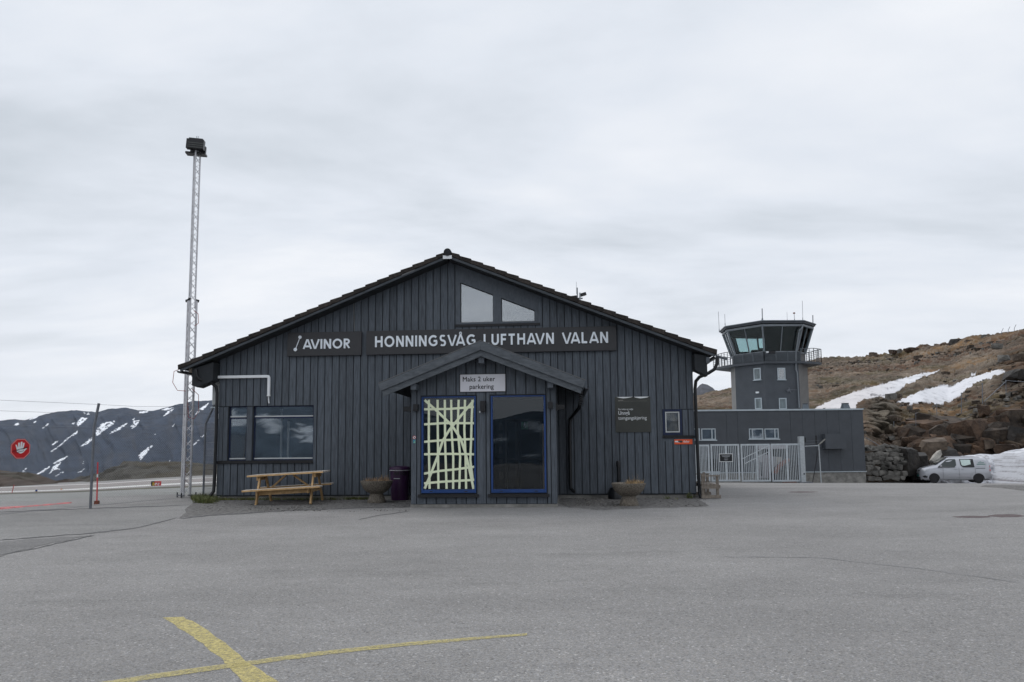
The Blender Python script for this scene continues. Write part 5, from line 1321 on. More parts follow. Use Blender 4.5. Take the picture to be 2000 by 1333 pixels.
# hand sign on the fence
k_ = (38-0)
r = ray(38.5, 877); tt = (F1-EYE).dot(fn)/r.dot(fn); SP = EYE+r*tt-fn*.03*(1 if fn.y > 0 else -1)
t = thing('hand_stop_sign', 'red octagonal sign with a white open hand on the fence', 'sign', SP, atan2(fd.y, fd.x))
def octo(rad, y): return [(rad*cos(radians(22.5+45*k)), y, rad*sin(radians(22.5+45*k))) for k in range(8)]
sc = .252
MB().prism(octo(sc, 0), (0, .006, 0)).build('board', M['redsign'], t); mb = MB()
o1, o2 = octo(sc*.965, -.002), octo(sc*.915, -.002)
for k in range(8): mb.prism([o1[k], o1[(k+1) % 8], o2[(k+1) % 8], o2[k]], (0, .0015, 0))
mb.build('border', mat('sign_border', (.62, .32, .30), .5), t)
hp = [(640, 925), (590, 890), (560, 830), (550, 740), (520, 620), (485, 525), (510, 500), (550, 520), (605, 640), (620, 640), (615, 420), (645, 385), (685, 410), (700, 620), (720, 620), (735, 370), (780, 340), (820, 370), (810, 610), (825, 620), (855, 420), (890, 395), (925, 425), (900, 600), (880, 690), (875, 770), (930, 740), (1000, 690), (1050, 695), (1055, 720), (1000, 770), (950, 830), (880, 920), (800, 960), (730, 970)]
mb = MB(); mb.prism([((x-750)*.000495, -.004, (720-y)*.000445) for x, y in hp], (0, .0015, 0)); mb.build('hand', M['letter_w'], t)
o = text('ADGANG FORBUDT', .042, (-.19, -.006, -.075), 'black', t, rot=(pi/2, 0, 0), off=.0008); o.rotation_euler = (pi/2, -radians(15), 0)
o = text('for uvedkommende', .030, (-.15, -.006, -.107), 'black', t, off=.0005); o.rotation_euler = (pi/2, -radians(13), 0)
# red marker pole
p = gnd(189, 985); t = thing('marker_pole', 'red snow marker pole with one white band in a dark block', 'pole', (p.x, p.y, 0)); t.rotation_euler = (0, -.02, 0)
MB().tube([(0, 0, .08), (0, 0, .74)], .017, 10).build('lower_pole', M['red'], t); MB().tube([(0, 0, .74), (0, 0, .83)], .0172, 10).build('white_band', M['letter_w'], t); MB().tube([(0, 0, .83), (0, 0, 1.16)], .017, 10).build('upper_pole', M['red'], t)
MB().box(-.055, .055, -.05, .05, 0, .095).build('base_block', M['rust'], t, bevel=.008)
# runway sign and lights
p = at(304.5, 945.5, 56); t = thing('runway_sign', 'small black and red runway sign reading B 08-26', 'sign', (p.x, p.y, p.z), .05)
s = 56/FPX
MB().box(-9.3*s, -2.6*s, 0, .08, -5*s, 5*s).build('location_panel', M['black'], t); MB().box(-2.6*s, 9.3*s, .0, .08, -5*s, 5*s).build('mandatory_panel', M['redsign'], t)
text('B', 7.6*s, (-6.6*s, -.006, -2.8*s), 'yellow', t, off=.01); text('08-26', 6.4*s, (-1.9*s, -.006, -2.5*s), 'letter_w', t, off=.012, sx=.66)
for x in (-5, 5): MB().box(x*s-.03, x*s+.03, .02, .06, -9*s, -5*s).build('leg', M['rust'], t)
p = at(71, 961, 57); t = thing('edge_light', 'taxiway light with a blue lens on a yellow stem', 'airfield light', p)
MB().tube([(0, 0, -.18), (0, 0, .02)], .05, 10).build('stem', M['yellow'], t); MB().tube([(0, 0, .02), (0, 0, .17)], .07, 10).build('lens', mat('blue_lens', (.01, .04, .2), .2), t)
for i, (px, py, lab) in enumerate(((120, 957, 'small orange runway edge light nearer the stop sign'), (164, 957.5, 'small orange runway edge light nearer the tall fence post'))):
    o = tag(MB().tube([(0, 0, -.12), (0, 0, .1)], [.05, .06], 10).build('edge_light', mat('orange_lens', (.45, .14, .02), .4)), lab, 'airfield light', 'orange runway edge lights'); o.location = at(px, py, 62)
o = tag(MB().tube([(-.08, 0, -.3), (.08, 0, .45)], .03, 6).build('marker_stake', mat('faded_red', (.45, .10, .09), .6)), 'thin faded red stake leaning at the far runway edge', 'pole'); o.location = at(25, 958, 60)

# weeds, tall grass at the left corner, loose stones
mb = MB(); r2 = random.Random(11)
for _ in range(60):
    c = gnd(r2.uniform(378, 424), r2.uniform(972, 984)); blades(mb, r2, 34, c.x, c.y, .13, .20, 0, 1.1, .008)
mb.build('x', M['grass'], fix=False); o = bpy.data.objects['x']; o.name = 'tall_grass'; stuff(o, 'tuft of long green and straw coloured grass at the left corner of the terminal', 'grass')
mb = MB()
for _ in range(260):
    px = r2.choice([r2.uniform(424, 560), r2.uniform(560, 720), r2.uniform(690, 760)]); P = BM @ Vector(((px-421)/938*14-7.03, -.08-abs(r2.gauss(0, .10)), 0))
    blades(mb, r2, 12, P.x, P.y, .07, .10, 0, 1.2, .007)
for px, py, n, h in ((1303, 975, 30, .12), (1322, 976, 14, .08), (1348, 974, 60, .20), (1352, 972, 40, .18), (1270, 973, 12, .07), (1180, 968, 20, .06), (1130, 970, 16, .05)):
    c = gnd(px, py); blades(mb, r2, n, c.x, c.y, .09, h, 0, 1.0, .010)
stuff(mb.build('weeds', M['grass'], fix=False), 'low green weeds along the foot of the wall', 'weeds')
mb = MB(); 
for _ in range(1100):
    q = r2.random()
    if q < .55: px, py = r2.uniform(380, 800), r2.uniform(972, 1000)
    elif q < .75: px, py = r2.uniform(480, 640), r2.uniform(986, 999)
    else: px, py = r2.uniform(1100, 1380), r2.uniform(970, 990)
    c = gnd(px, py); s = r2.uniform(.006, .02); mb.add(boulder_mb((s, s, s*.7), r2.randint(0, 40), 5, 0), Matrix.Translation(c+Vector((0, 0, s*.3))))
for _ in range(160):
    c = gnd(r2.uniform(1120, 1220), r2.uniform(972, 990)); s = r2.uniform(.012, .03)
    mb.add(boulder_mb((s, s, s*.7), r2.randint(0, 40), 5, 0), Matrix.Translation(c+Vector((0, 0, s*.3))))
stuff(mb.build('loose_stones', M['rock_g']), 'loose pale stones on the gravel by the wall', 'stones')

# ================================================================== CONTROL BUILDING, TOWER, GATE
CY = 46.0
cb = lambda px, py, Y=CY: at(px, py, Y)
xl, xr = cb(1340, 860).x, cb(1688, 860).x; zt = cb(1520, 799.5).z; zb = cb(1640, 921).z; zg = gz(xr, CY)-.3
t = CB = thing('control_building', 'low dark grey flat roofed building behind the steel gate', 'building', (xl, CY, 0), 0)
Wd = xr-xl
holes = []
def cl(px): return cb(px, 850).x-xl
def cz(py, px=1500): return cb(px, py).z
WN = [(1345, 1387.5, 837, 858.5), (1369.5, 1398, 837, 858.5), (1463, 1491, 836.5, 857.5), (1493.5, 1521, 836.5, 857.5)]
WNl = [(1340, 1367), (1370, 1398), (1463, 1491), (1493.5, 1521)]
hl = [(cl(a), cl(b), cz(859.5 if a < 1420 else 857.5, a), cz(837.5, a)) for a, b in WNl]
xs = sorted({0, Wd} | {h[k] for h in hl for k in (0, 1)}); mb = MB()
for a, b in zip(xs[:-1], xs[1:]):
    m_ = (a+b)/2; h = [q for q in hl if q[0] < m_ < q[1]]; segs = [(zb, h[0][2]), (h[0][3], zt-.1)] if h else [(zb, zt-.1)]
    for z0, z1 in segs:
        n_ = max(1, round((b-a)/.78))
        for k in range(n_):
            mb.box(a+(b-a)*k/n_+(.006 if k else 0), a+(b-a)*(k+1)/n_-(.006 if k < n_-1 else 0), 0, .05, z0, z1)
mb.build('wall_panels', M['bluegrey'], t)
mb = MB(); mb.box(.02, Wd-.02, .3, 14, zg, zt-.2); mb.build('inner_block', M['back'], t)
mb = MB(); mb.box(Wd-.06, Wd, .051, 14, zb, zt-.1); mb.build('side_wall', M['bluegrey'], t)
mb = MB(); mb.box(-.02, Wd+.03, -.06, 14, zt-.1, zt); mb.build('roof_trim', M['greyf'], t)
mb = MB(); mb.box(-.05, Wd-.03, -.02, 14, zg-1, zb-.05); mb.build('plinth', M['concrete'], t)
mb = MB(); mb.box(-.04, Wd+.02, -.07, .0, zb-.05, zb+.0); mb.build('flashing', M['greyf'], t)
for i, ((a, b), h) in enumerate(zip(WNl, hl)):
    a, b, c, d = h; fw = .06; mb = MB(); s_ = a+(b-a)*(.24 if i in (0, 2) else .74)
    mb.box(a, a+fw, .0, .08, c, d); mb.box(b-fw, b, 0, .08, c, d); mb.box(a+fw, b-fw, 0, .08, c, c+fw); mb.box(a+fw, b-fw, 0, .08, d-fw, d); mb.box(s_-.035, s_+.035, 0, .08, c+fw, d-fw)
    f = mb.build('window', M['greyf'], t); MB().box(a+fw, b-fw, .04, .05, c+fw, d-fw).build('pane', M['glass_mid'], f)
    MB().box(a-.06, b+.06, -.07, 0, c-.07, c-.005).build('window_sill', M['greyf'], f)
MB().box(cl(1605), cl(1645), -.5, -.001, cz(877, 1620), cz(848, 1620)).build('wall_box', M['bluegrey'], t)
# door recess and stair seen through the gate
MB().box(cl(1478), cl(1512), -.12, -.04, cz(934), cz(869)).build('door_portal', M['greydoor'], t)
MB().box(cl(1480), cl(1536), -.20, -.13, cz(877), cz(869)).build('door_lintel', mat('pale_lintel', (.38, .37, .40), .6), t)
for a, b, c, d in ((1478, 1500, 888, 878), (1503, 1534, 892, 878)): MB().box(cl(a), cl(b), -.145, -.13, cz(c), cz(d)).build('dark_window', M['cab_dark'], t)
MB().box(cl(1512.5), cl(1524), -.125, -.04, cz(934), cz(893)).build('door', mat('cream_door', (.36, .33, .30), .6), t)
for px in (1482, 1498): MB().box(cl(px), cl(px+3), -.15, -.13, cz(930), cz(903)).build('door_window', M['cab_dark'], t)
MB().box(cl(1362), cl(1400), -.13, -.04, cz(921), cz(896)).build('low_window', M['cab_dark'], t)
MB().box(cl(1360), cl(1402), -.22, -.131, cz(926), cz(920)).build('low_window_sill', M['greyf'], t)
st = thing('stair_handrail', 'slanting grey handrail in front of the low building behind the gate', 'railing')
for a, b in (((1447, 898), (1500, 872)), ((1455, 906), (1505, 881))): MB().tube([cb(*a, 45.2), cb(*b, 45.2)], .03, 6).build('rail', M['galv'], st)
for px, py in ((1455, 894), (1470, 887), (1485, 880)): MB().tube([cb(px, py, 45.2), cb(px, 934, 45.2)], .02, 6).build('baluster', M['galv'], st)
# dark snow plough behind the gate
t = thing('snow_plough_blade', 'black curved plough blade with a rusty edge behind the right gate leaf', 'plough')
arcp = [(1513, 938), (1514, 925), (1520, 913), (1530, 904), (1541, 898), (1552, 899), (1560, 912), (1564, 928), (1564, 938)]
mb = MB(); mb.prism([cb(x, y, 44.9) for x, y in arcp], (0, .7, 0)); mb.build('blade', M['black'], t)
mb = MB()
for a, b in zip(arcp[1:4], arcp[2:5]): mb.bar(cb(*a, 44.88), cb(*b, 44.88), .2, .16, (0, 1, 0))
mb.build('rusty_edge', M['rust'], t); MB().box(cb(1530, 940, 44.7).x, cb(1564, 940, 44.7).x, 44.6, 44.9, cz(941), cz(936.5)).build('cutting_edge', M['rust'], t)
# roof vents
for i, (px, py, w_, lab) in enumerate(((1651, 792, 15, 'tapered grey roof vent standing alone on the flat roof'), (1573, 793, 11, 'tapered grey roof vent at the foot of the tower'))):
    c = at(px, 798.5, 48); s = 48/FPX; h = w_*s/2; mb = MB(); b0 = [(x*h, y*h, 0) for x, y in ((-1, -1), (1, -1), (1, 1), (-1, 1))]; b1 = [(x*h*.62, y*h*.62, 12*s) for x, y in ((-1, -1), (1, -1), (1, 1), (-1, 1))]
    v = thing('roof_vent', lab, 'vent', (c.x, c.y, zt), 0, 'tapered vents on the flat roof')
    mb.v = b0+b1; mb.f = [(0, 1, 5, 4), (1, 2, 6, 5), (2, 3, 7, 6), (3, 0, 4, 7), (4, 5, 6, 7), (3, 2, 1, 0)]; mb.build('hood', M['bluegrey_l'] if 0 else mat('vent_grey', (.11, .13, .15), .5), v)
    MB().box(-h*.68, h*.68, -h*.68, h*.68, 12*s, 12*s+.05).build('cap', M['bluegrey'], v)
# tower
TY = 52.6; TC = at(1500.5, 720, TY); ANG = [-5, 49, 85, 139, 193, 229, 265, 301]
t = CT = thing('control_tower', 'octagonal airport control tower with slanting cab windows and balcony', 'tower', (TC.x, TC.y, 0), 0)
VD = atan2(TC.x, TC.y)        # direction of view towards the tower
def tv(a, R, z):
    th = radians(a); # 0 = towards the camera, + = to the right on screen
    return Vector((R*(sin(th)*cos(VD)-cos(th)*sin(VD)), R*(-sin(th)*sin(VD)-cos(th)*cos(VD)), z))
def tz(py, a=0, R=0, px=1500):
    p = TC+tv(a, R, 0); return at(px, py, p.y).z
sc_ = TY/FPX/cos(VD)*1.0
RB = 73.5*TY/FPX*cos(VD)*1.03
z_base = zt-1.0; z_bal = tz(706, 0, RB); z_wb = tz(687, 0, RB); z_wt = tz(635, 0, RB+.5); z_rf = tz(626.5, 0, RB+.6)
def oct_prism(R0, z0, R1, z1, faces=None, name='x', m='bluegrey', parent=None, th=.12):
    mb = MB()
    for k in range(8):
        if faces is not None and k not in faces: continue
        a, b = ANG[k], ANG[(k+1) % 8]
        P0, P1, P2, P3 = tv(a, R0, z0), tv(b, R0, z0), tv(b, R1, z1), tv(a, R1, z1)
        inn = -((P0+P1)/2-Vector((0, 0, ((P0+P1)/2).z))).normalized()*th
        mb.prism([P0, P1, P2, P3], inn)
    return mb.build(name, M[m], parent or t)
oct_prism(RB, z_base, RB, z_bal-.05, (0, 7), 'shaft_wall', 'bluegrey')
oct_prism(RB, z_base, RB, z_bal-.05, (1, 2, 3, 4, 5, 6), 'pale_shaft_wall', 'bluegrey_l')  # side and rear faces take the paler cladding tone
RBal = RB+.22
bal = [tv(a, RBal if a in (-5, 49) else RBal+.05, z_bal) for a in (-5, 49)]+[tv(70, RB+.6, z_bal), tv(85, RB+.95, z_bal), tv(139, RB+.8, z_bal), tv(229, RB+1.0, z_bal), tv(265, RB+1.25, z_bal), tv(290, RB+.55, z_bal), tv(301, RBal+.08, z_bal)]
mb = MB(); mb.prism([p-Vector((0, 0, .0)) for p in bal], (0, 0, -.16)); mb.build('balcony_floor', M['bluegrey'], t)
MB().prism([p*1 for p in [tv(a, RB+.05, z_bal-.03) for a in ANG]], (0, 0, -.1)).build('balcony_soffit', M['bluegrey_l'], t)
# cab: louvred parapet, mullions, glazing, roof
RC0 = RB*.955; RC1 = RB+.46
oct_prism(RB+.08, z_bal, RB+.08, z_wb-.03, (0, 7), 'louvred_parapet', 'bluegrey', th=.05)
mb = MB()
for k in (0, 7):
    a, b = ANG[k], ANG[(k+1) % 8]; n_ = 9
    for q in range(n_):
        z = z_bal+.06+(z_wb-z_bal-.12)*q/n_; P0, P1 = tv(a, RB+.12, z), tv(b, RB+.12, z); mb.bar(P0, P1, .03, .03)
    for f_ in (0, .33, .66, 1): p = tv(a, RB+.13, 0).lerp(tv(b, RB+.13, 0), f_); mb.bar(p+Vector((0, 0, z_bal)), p+Vector((0, 0, z_wb)), .05, .05)
mb.build('louvres', mat('louvre_grey', (.10, .115, .13), .5), t)
oct_prism(RC0, z_bal, RC0, z_wb, (1, 2, 3, 4, 5, 6), 'cab_base', 'bluegrey_l')
g = oct_prism(RC0, z_wb, RC1, z_wt, None, 'cab_glazing', 'glass_cab', th=.02)
mb = MB()
for k in range(8):
    a, b = ANG[k], ANG[(k+1) % 8]
    mb.bar(tv(a, RC0+.03, z_wb), tv(a, RC1+.03, z_wt), .11, .11)
    mb.bar((tv(a, RC0+.02, z_wb)+tv(b, RC0+.02, z_wb))/2, (tv(a, RC1+.02, z_wt)+tv(b, RC1+.02, z_wt))/2, .05, .05)
    mb.bar(tv(a, RC0+.03, z_wb), tv(b, RC0+.03, z_wb), .10, .10); mb.bar(tv(a, RC1+.03, z_wt), tv(b, RC1+.03, z_wt), .12, .14)
mb.build('cab_frame', mat('cab_frame_grey', (.19, .21, .23), .5), t)
mb = MB(); mb.prism([tv(a, RC1+.02, z_wt+.05) for a in ANG], (0, 0, .12)); mb.build('cab_ceiling', M['cab_dark'], t)
mb = MB(); R2 = RC1+.20; mb.prism([tv(a, R2, z_wt+.13) for a in ANG], (0, 0, .13)); mb.prism([tv(a, R2+.06, z_rf-.06) for a in ANG], (0, 0, .07))
ob = mb.build('cab_roof', M['bluegrey'], t)
mb = MB(); mb.prism([tv(a, R2-.02, z_rf+.012) for a in ANG], (0, 0, .04)); mb.build('roof_edge', M['greyf'], t)
mb = MB(); mb.prism([tv(a, RC0-.1, z_wb-.03) for a in ANG], (0, 0, -.08)); mb.build('cab_floor', M['cab_dark'], t)
# things inside the cab
mb = MB(); fa, fb = ANG[0]+1.5, ANG[1]-1.5
mb.prism([tv(fa, RC0*.93, z_wb), tv(fb, RC0*.93, z_wb), tv(fb, RC1*.95, z_wt), tv(fa, RC1*.95, z_wt)], tv(22+180, .05, 0)); mb.build('dark_backing', M['cab_dark'], t)  # opaque dark sheet added so this cab face reads black
for a_ in (302, 320, 338, 352): 
    p = tv(a_, RC0*.78, z_wb); MB().box(p.x-.35, p.x+.35, p.y-.2, p.y+.2, z_wb-.02, z_wb+.12+.06*(a_ % 4)).build('desk', M['cab_dark'], t)
p = tv(345, RC0*.6, z_wb); MB().box(p.x-.25, p.x+.1, p.y, p.y+.06, z_wb+.15, z_wb+.42).build('monitor', mat('monitor_back', (.10, .18, .18), .5), t)
# railings of the balcony ends
def railing(pts, h, name, bars=True):
    mb = MB()
    for a, b in zip(pts[:-1], pts[1:]):
        n_ = max(2, int((b-a).length/.35))
        for k in range(n_+1): p = a.lerp(b, k/n_); mb.bar(p, p+Vector((0, 0, h)), .035, .035)
        for z in [h]+[h*q/7 for q in range(1, 7)]: mb.bar(a+Vector((0, 0, z)), b+Vector((0, 0, z)), .05 if z == h else .015, .04 if z == h else .015)
    return mb.build(name, mat('railing_grey', (.09, .10, .115), .5), t)
railing([bal[1]*.99, bal[2], bal[3], bal[4]], .95, 'railing'); railing([bal[5], bal[6], bal[7], bal[8]], .95, 'railing')
M['tower_pane'] = mat('tower_reflection_tone', (.16, .19, .20), .2, .35, 3, (3, 3, .5))  # grey window reflections put into the pane colour
# tower windows, lamp, floodlight, drainpipe, aerial arm
def tface(px, py, k):
    a, b = ANG[k], ANG[(k+1) % 8]; A0 = TC+tv(a, RB, 0); A0.z = 0; B0_ = TC+tv(b, RB, 0); B0_.z = 0
    d = (B0_-A0).normalized(); n = Vector((d.y, -d.x, 0)); r = ray(px, py); q = (A0-EYE).dot(n)/r.dot(n); p = EYE+r*q; return p-Vector((TC.x, TC.y, 0)), d, n
for i, (x0, x1, y0, y1, k) in enumerate(((473, 487, 720, 743, 7), (518.5, 534, 719, 742, 0), (475.5, 489, 778, 800, 7), (521.5, 536.5, 778, 800, 0))):
    x0 += 1000; x1 += 1000; pa, d, n = tface(x0, y1, k); pb, _, _ = tface(x1, y1, k); pc, _, _ = tface(x0, y0, k); wd = (pb-pa).dot(d); h = pc.z-pa.z
    n = n if n.y < 0 else -n; mb = MB(); up = Vector((0, 0, h))
    def fr(a, b, c, dd): 
        o_ = pa+d*a+Vector((0, 0, c)); return [o_, o_+d*(b-a), o_+d*(b-a)+Vector((0, 0, dd-c)), o_+Vector((0, 0, dd-c))]
    f_ = .07
    for q in ((0, f_, 0, h), (wd-f_, wd, 0, h), (f_, wd-f_, 0, f_), (f_, wd-f_, h-f_, h)): mb.prism(fr(*q), n*.05)
    w_o = mb.build('window', M['greyf'], t); MB().prism([p+n*.012 for p in fr(f_, wd-f_, f_, h-f_)], n*.01).build('pane', (M['tower_pane'], M['glass_mid'], M['tower_pane'], M['tower_pane'])[i], w_o)
    MB().prism([p+n*.001 for p in fr(-.05, wd+.05, -.05, 0)], n*.09).build('window_sill', M['greyf'], w_o)
p, d, n = tface(1480, 767, 7); n = n if n.y < 0 else -n; MB().prism([p-d*.12-Vector((0, 0, .06)), p+d*.12-Vector((0, 0, .06)), p+d*.12+Vector((0, 0, .06)), p-d*.12+Vector((0, 0, .06))], n*.08).build('bulkhead_lamp', M['letter_w'], t)
fl = at(1508, 689, 49.4)-Vector((TC.x, TC.y, 0)); MB().bar(fl-Vector((.25, 0, .0)), fl+Vector((.2, 0, .0)), .22, .18).build('floodlight', M['blackm'], t); MB().bar(fl-Vector((.38, 0, -.03)), fl-Vector((.25, 0, -.03)), .12, .1).build('floodlight_lens', M['letter_w'], t)
loc = lambda px, py, Y: at(px, py, Y)-Vector((TC.x, TC.y, 0))
yc = (TC+tv(49, RB, 0)).y-.12
MB().tube([loc(1568, 634, yc-.5), loc(1567, 640, yc-.5), loc(1561, 646, yc-.45), loc(1554.5, 688, yc), loc(1554.5, 722, yc), loc(1557, 728, yc), loc(1561, 797, yc)], .045, 8).build('drainpipe', mat('drain_grey', (.22, .24, .26), .5, metal=.3), t, smooth=True)
mb = MB(); mb.tube([loc(1557, 762, yc), loc(1541, 762, yc)], .018, 6)
for dx, dy in ((0, -5), (-3, 4), (4, 5), (-5, 1)): mb.tube([loc(1541+dx, 762+dy, yc), loc(1541-dx*.3, 762-dy*.3, yc)], .03, 6)
mb.build('aerial_arm', M['galv_d'], t)
# aerials on the roof: things standing on the tower
for i, (x0, y0, x1, y1, r_a, lab) in enumerate(((1405, 650, 1403, 609, .014, 'thin whip aerial at the far left of the tower roof'), (1416.3, 636, 1415.5, 614, .014, 'short whip aerial next to the far left one on the tower roof'),
    (1489, 627, 1488.5, 603, .035, 'thick grey rod aerial at the front corner of the tower roof'), (1537.5, 626, 1537, 610, .010, 'faint short aerial right of the roof middle'),
    (1552, 626, 1551, 612, .016, 'aerial with a dark beacon on its tip'), (1568, 628, 1567, 588, .014, 'tallest whip aerial on the tower roof'), (1588, 640, 1587.5, 616, .035, 'thick dark rod aerial at the far right of the tower roof'))):
    Yq = TY-1.0 if i not in (0, 6) else TY
    a, b = at(x0, y0, Yq), at(x1, y1, Yq); q = thing('roof_aerial', lab, 'aerial', a, 0, 'aerials on the tower roof')
    MB().tube([Vector((0, 0, -.25 if i not in (0, 6) else 0)), b-a], r_a, 6).build('rod', M['galv_d'], q); MB().tube([Vector((0, 0, 0)), (b-a)*.18], r_a*1.8, 6).build('socket', M['galv_d'], q)
    if i == 4: MB().tube([(b-a)*.92, (b-a)*1.08], .08, 8).build('beacon', M['rust'], q)
    if i in (0, 6): MB().bar((0, 0, .05), (.45 if i == 0 else -.45, 0, .05), .05, .05).build('bracket', M['galv_d'], q)
# sliding / folding gate
GY = 42.8
gp = lambda px, py: at(px, py, GY)
M['gate'] = mat('gate_steel', (.46, .50, .53), .45, .12, 6, metal=.25)
def leaf(x0, x1, ytop, ybot, nb, label, post=None):
    a, b = gp(x0, ybot), gp(x1, ybot); z1 = (gp(x0, ytop).z+gp(x1, ytop).z)/2; z0 = a.z
    q = thing('gate_leaf', label, 'gate', (a.x, GY, 0), 0, 'galvanised gate leaves'); w_ = b.x-a.x
    mb = MB(); f_ = .10
    mb.box(0, f_, -.03, .03, z0, z1); mb.box(w_-f_, w_, -.03, .03, z0, z1); mb.box(f_, w_-f_, -.03, .03, z0, z0+f_); mb.box(f_, w_-f_, -.03, .03, z1-f_, z1); mb.build('frame', M['gate'], q, bevel=.008)
    if post is not None: xx = gp(post, 900).x-a.x; MB().box(xx-.05, xx+.05, -.028, .028, z0+f_, z1-f_).build('middle_stile', M['gate'], q)
    mb = MB()
    for k in range(1, nb): x = f_+(w_-2*f_)*k/nb; mb.box(x-.016, x+.016, -.016, .016, z0+f_, z1-f_)
    mb.build('bars', M['gate'], q); return q
leaf(1352, 1387.5, 869, 940.5, 11, 'gate leaf partly hidden behind the right corner of the terminal')
leaf(1390, 1446, 868, 941, 14, 'gate leaf carrying the small black notice', 1418)
lf = leaf(1449, 1506, 867.5, 941.5, 15, 'gate leaf with a yellow latch in its upper corner', 1478)
leaf(1508.5, 1564, 867, 941.5, 15, 'gate leaf beside the thick steel post', 1537)
MB().bar(gp(1451.5, 875)-Vector((lf.location.x, .05+0, 0)), gp(1457, 870)-Vector((lf.location.x, .05, 0)), .05, .04).build('latch', M['yellow'], lf)
for px, lab in ((1388.7, 'thin'), (1447.7, 'x')):
    pass
q = thing('gate_post', 'thick galvanised gate post with a bolted foot and control box', 'post', (gp(1570, 942).x, GY, 0)); s = GY/FPX
zz0, zz1 = gp(1570, 942.5).z, gp(1567, 853).z
mb = MB(); mb.prism([(-.10, -.15, zz0), (.14, -.15, zz0), (.0, -.15, zz1), (-.24, -.15, zz1)], (0, .3, 0)) if False else mb.box(-.20, .08, -.15, .15, zz0, zz1); mb.build('column', M['galv'], q, bevel=.01)
MB().box(-.32, .42, -.3, .3, zz0-.02, zz0+.03).build('foot_plate', M['galv_d'], q); MB().box(.085, .20, -.12, .06, zz1-.36, zz1-.06).build('control_box', M['black'], q, bevel=.01); MB().box(.081, .13, -.10, .05, zz1-.56, zz1-.45).build('hinge_block', M['black'], q)
MB().tube([(-.02, -.153, zz0+.50), (-.02, -.16, zz0+.50)], .05, 12).build('hole', M['black'], q)
q = thing('gate_sign', 'small black notice with white frame and small white lines on the gate', 'sign', (gp(1417.5, 894.5).x, GY-.05, gp(1417.5, 894.5).z)); s = GY/FPX
MB().box(-13.2*s, 13.2*s, 0, .012, -8*s, 8*s).build('frame', M['letter_w'], q); MB().box(-12*s, 12*s, -.004, -.001, -6.9*s, 6.9*s).build('board', M['black'], q)
for k, (z, w_) in enumerate(((4.4, 8.6), (3.1, 7.8), (1.9, 6.8), (-.2, 3.2), (-2.6, 4.2), (-4.4, 2.8))): MB().box(-w_*s, w_*s, -.006, -.0045, (z-.34)*s, (z+.34)*s).build('text_line', mat('dim_text', (.30, .31, .33), .5), q)
# barbed wire corner post right of the gate
q = thing('fence_post', 'slim galvanised fence post with a slanted top arm and diagonal stay right of the gate', 'post')
MB().tube([gp(1604, 943), gp(1599, 869), gp(1599, 868)], .035, 8).build('upright', M['galv'], q); MB().tube([gp(1599.5, 869), gp(1612, 858)], .038, 8).build('arm', M['concrete'], q)
MB().tube([gp(1572, 872), gp(1599, 871)], .022, 6).build('top_rail', M['galv'], q); MB().tube([gp(1587, 943.5), gp(1598, 880)], .02, 6).build('stay', M['blackm'], q); MB().box(gp(1597, 860).x, gp(1600, 860).x, GY+.3, GY+.34, gp(1600, 868).z, gp(1600, 851).z).build('arm', M['black'], q)
for dy in (0, 5, 12): MB().tube([gp(1573, 862+dy), gp(1588, 861.5+dy), gp(1603, 860+dy)], .005, 4).build('barbed_wire', M['galv_d'], q)
# hillside fence posts
for i, (px, y0, y1, Yq, r_a, lab) in enumerate(((1878, 769, 805, 57, .05, 'slim grey fence post just below the right snow patch'), (1919, 750, 786, 57, .06, 'pale fence post above the rust coloured pinnacle'), (1830, 790, 830, 58, .04, 'faint fence post under the left end of the right snow patch'), (1746, 825, 838, 57, .04, 'short fence post low on the scree near the building'), (1965, 744, 768, 57, .04, 'corner fence post at the right edge of the slope'), (1789, 808, 842, 57.5, .03, 'barely visible fence post in the middle of the scree'))):
    q = thing('slope_post', lab, 'post', (0, 0, 0), 0, 'fence posts on the hillside'); a = at(px, y1+3, Yq); MB().tube([a, at(px-.4, y0, Yq)], r_a*.6, 6).build('upright', M['galv_d'], q); MB().tube([at(px-.4, y0+1, Yq), at(px-.4, y0-1.5, Yq)], r_a*.9, 6).build('cap', M['galv_d'], q)
for i, (a, b, Yq) in enumerate(((((1965, 745)), (1922, 785), 57), ((1966, 744), (2010, 747), 57), ((1691, 855), (1740, 885), 50.5))):
    tag(MB().tube([at(*a, Yq), at(*b, Yq)], .03, 6).build('fence_rail', M['galv_d']), ('slanting grey stay bar running down from the corner fence post', 'level fence rail at the right edge of the slope', 'slanting pale rail beside the low building end')[i], 'rail')
for i, (px, py) in enumerate(((1955, 653), (1968, 650), (1980, 646))):
    a = at(px, py, 90); tag(MB().tube([a-Vector((0, 0, .4)), a+Vector((.1, 0, .3)), a+Vector((.35, 0, .75))], .03, 5).build('barbed_arm', M['galv_d']), ('leftmost', 'middle', 'rightmost')[i]+' of three bent fence tips on the hill crest at the right', 'post', 'bent fence tips on the crest')

# ------------------------------------------------------------------ van
wf, wr = at(1825.5, 944, 48.4), at(1912.5, 946.5, 47.6)
wf.z = gz(wf.x, wf.y); wr.z = gz(wr.x, wr.y); dv = (wr-wf); sv = dv.length/2.98
t = VAN = thing('parked_van', 'silver compact van parked facing left before the snow bank', 'van', wf, atan2(dv.y, dv.x)); t.scale = (sv, sv, sv*1.08)
t.rotation_euler = (0, -atan2(dv.z, dv.xy.length), atan2(dv.y, dv.x))
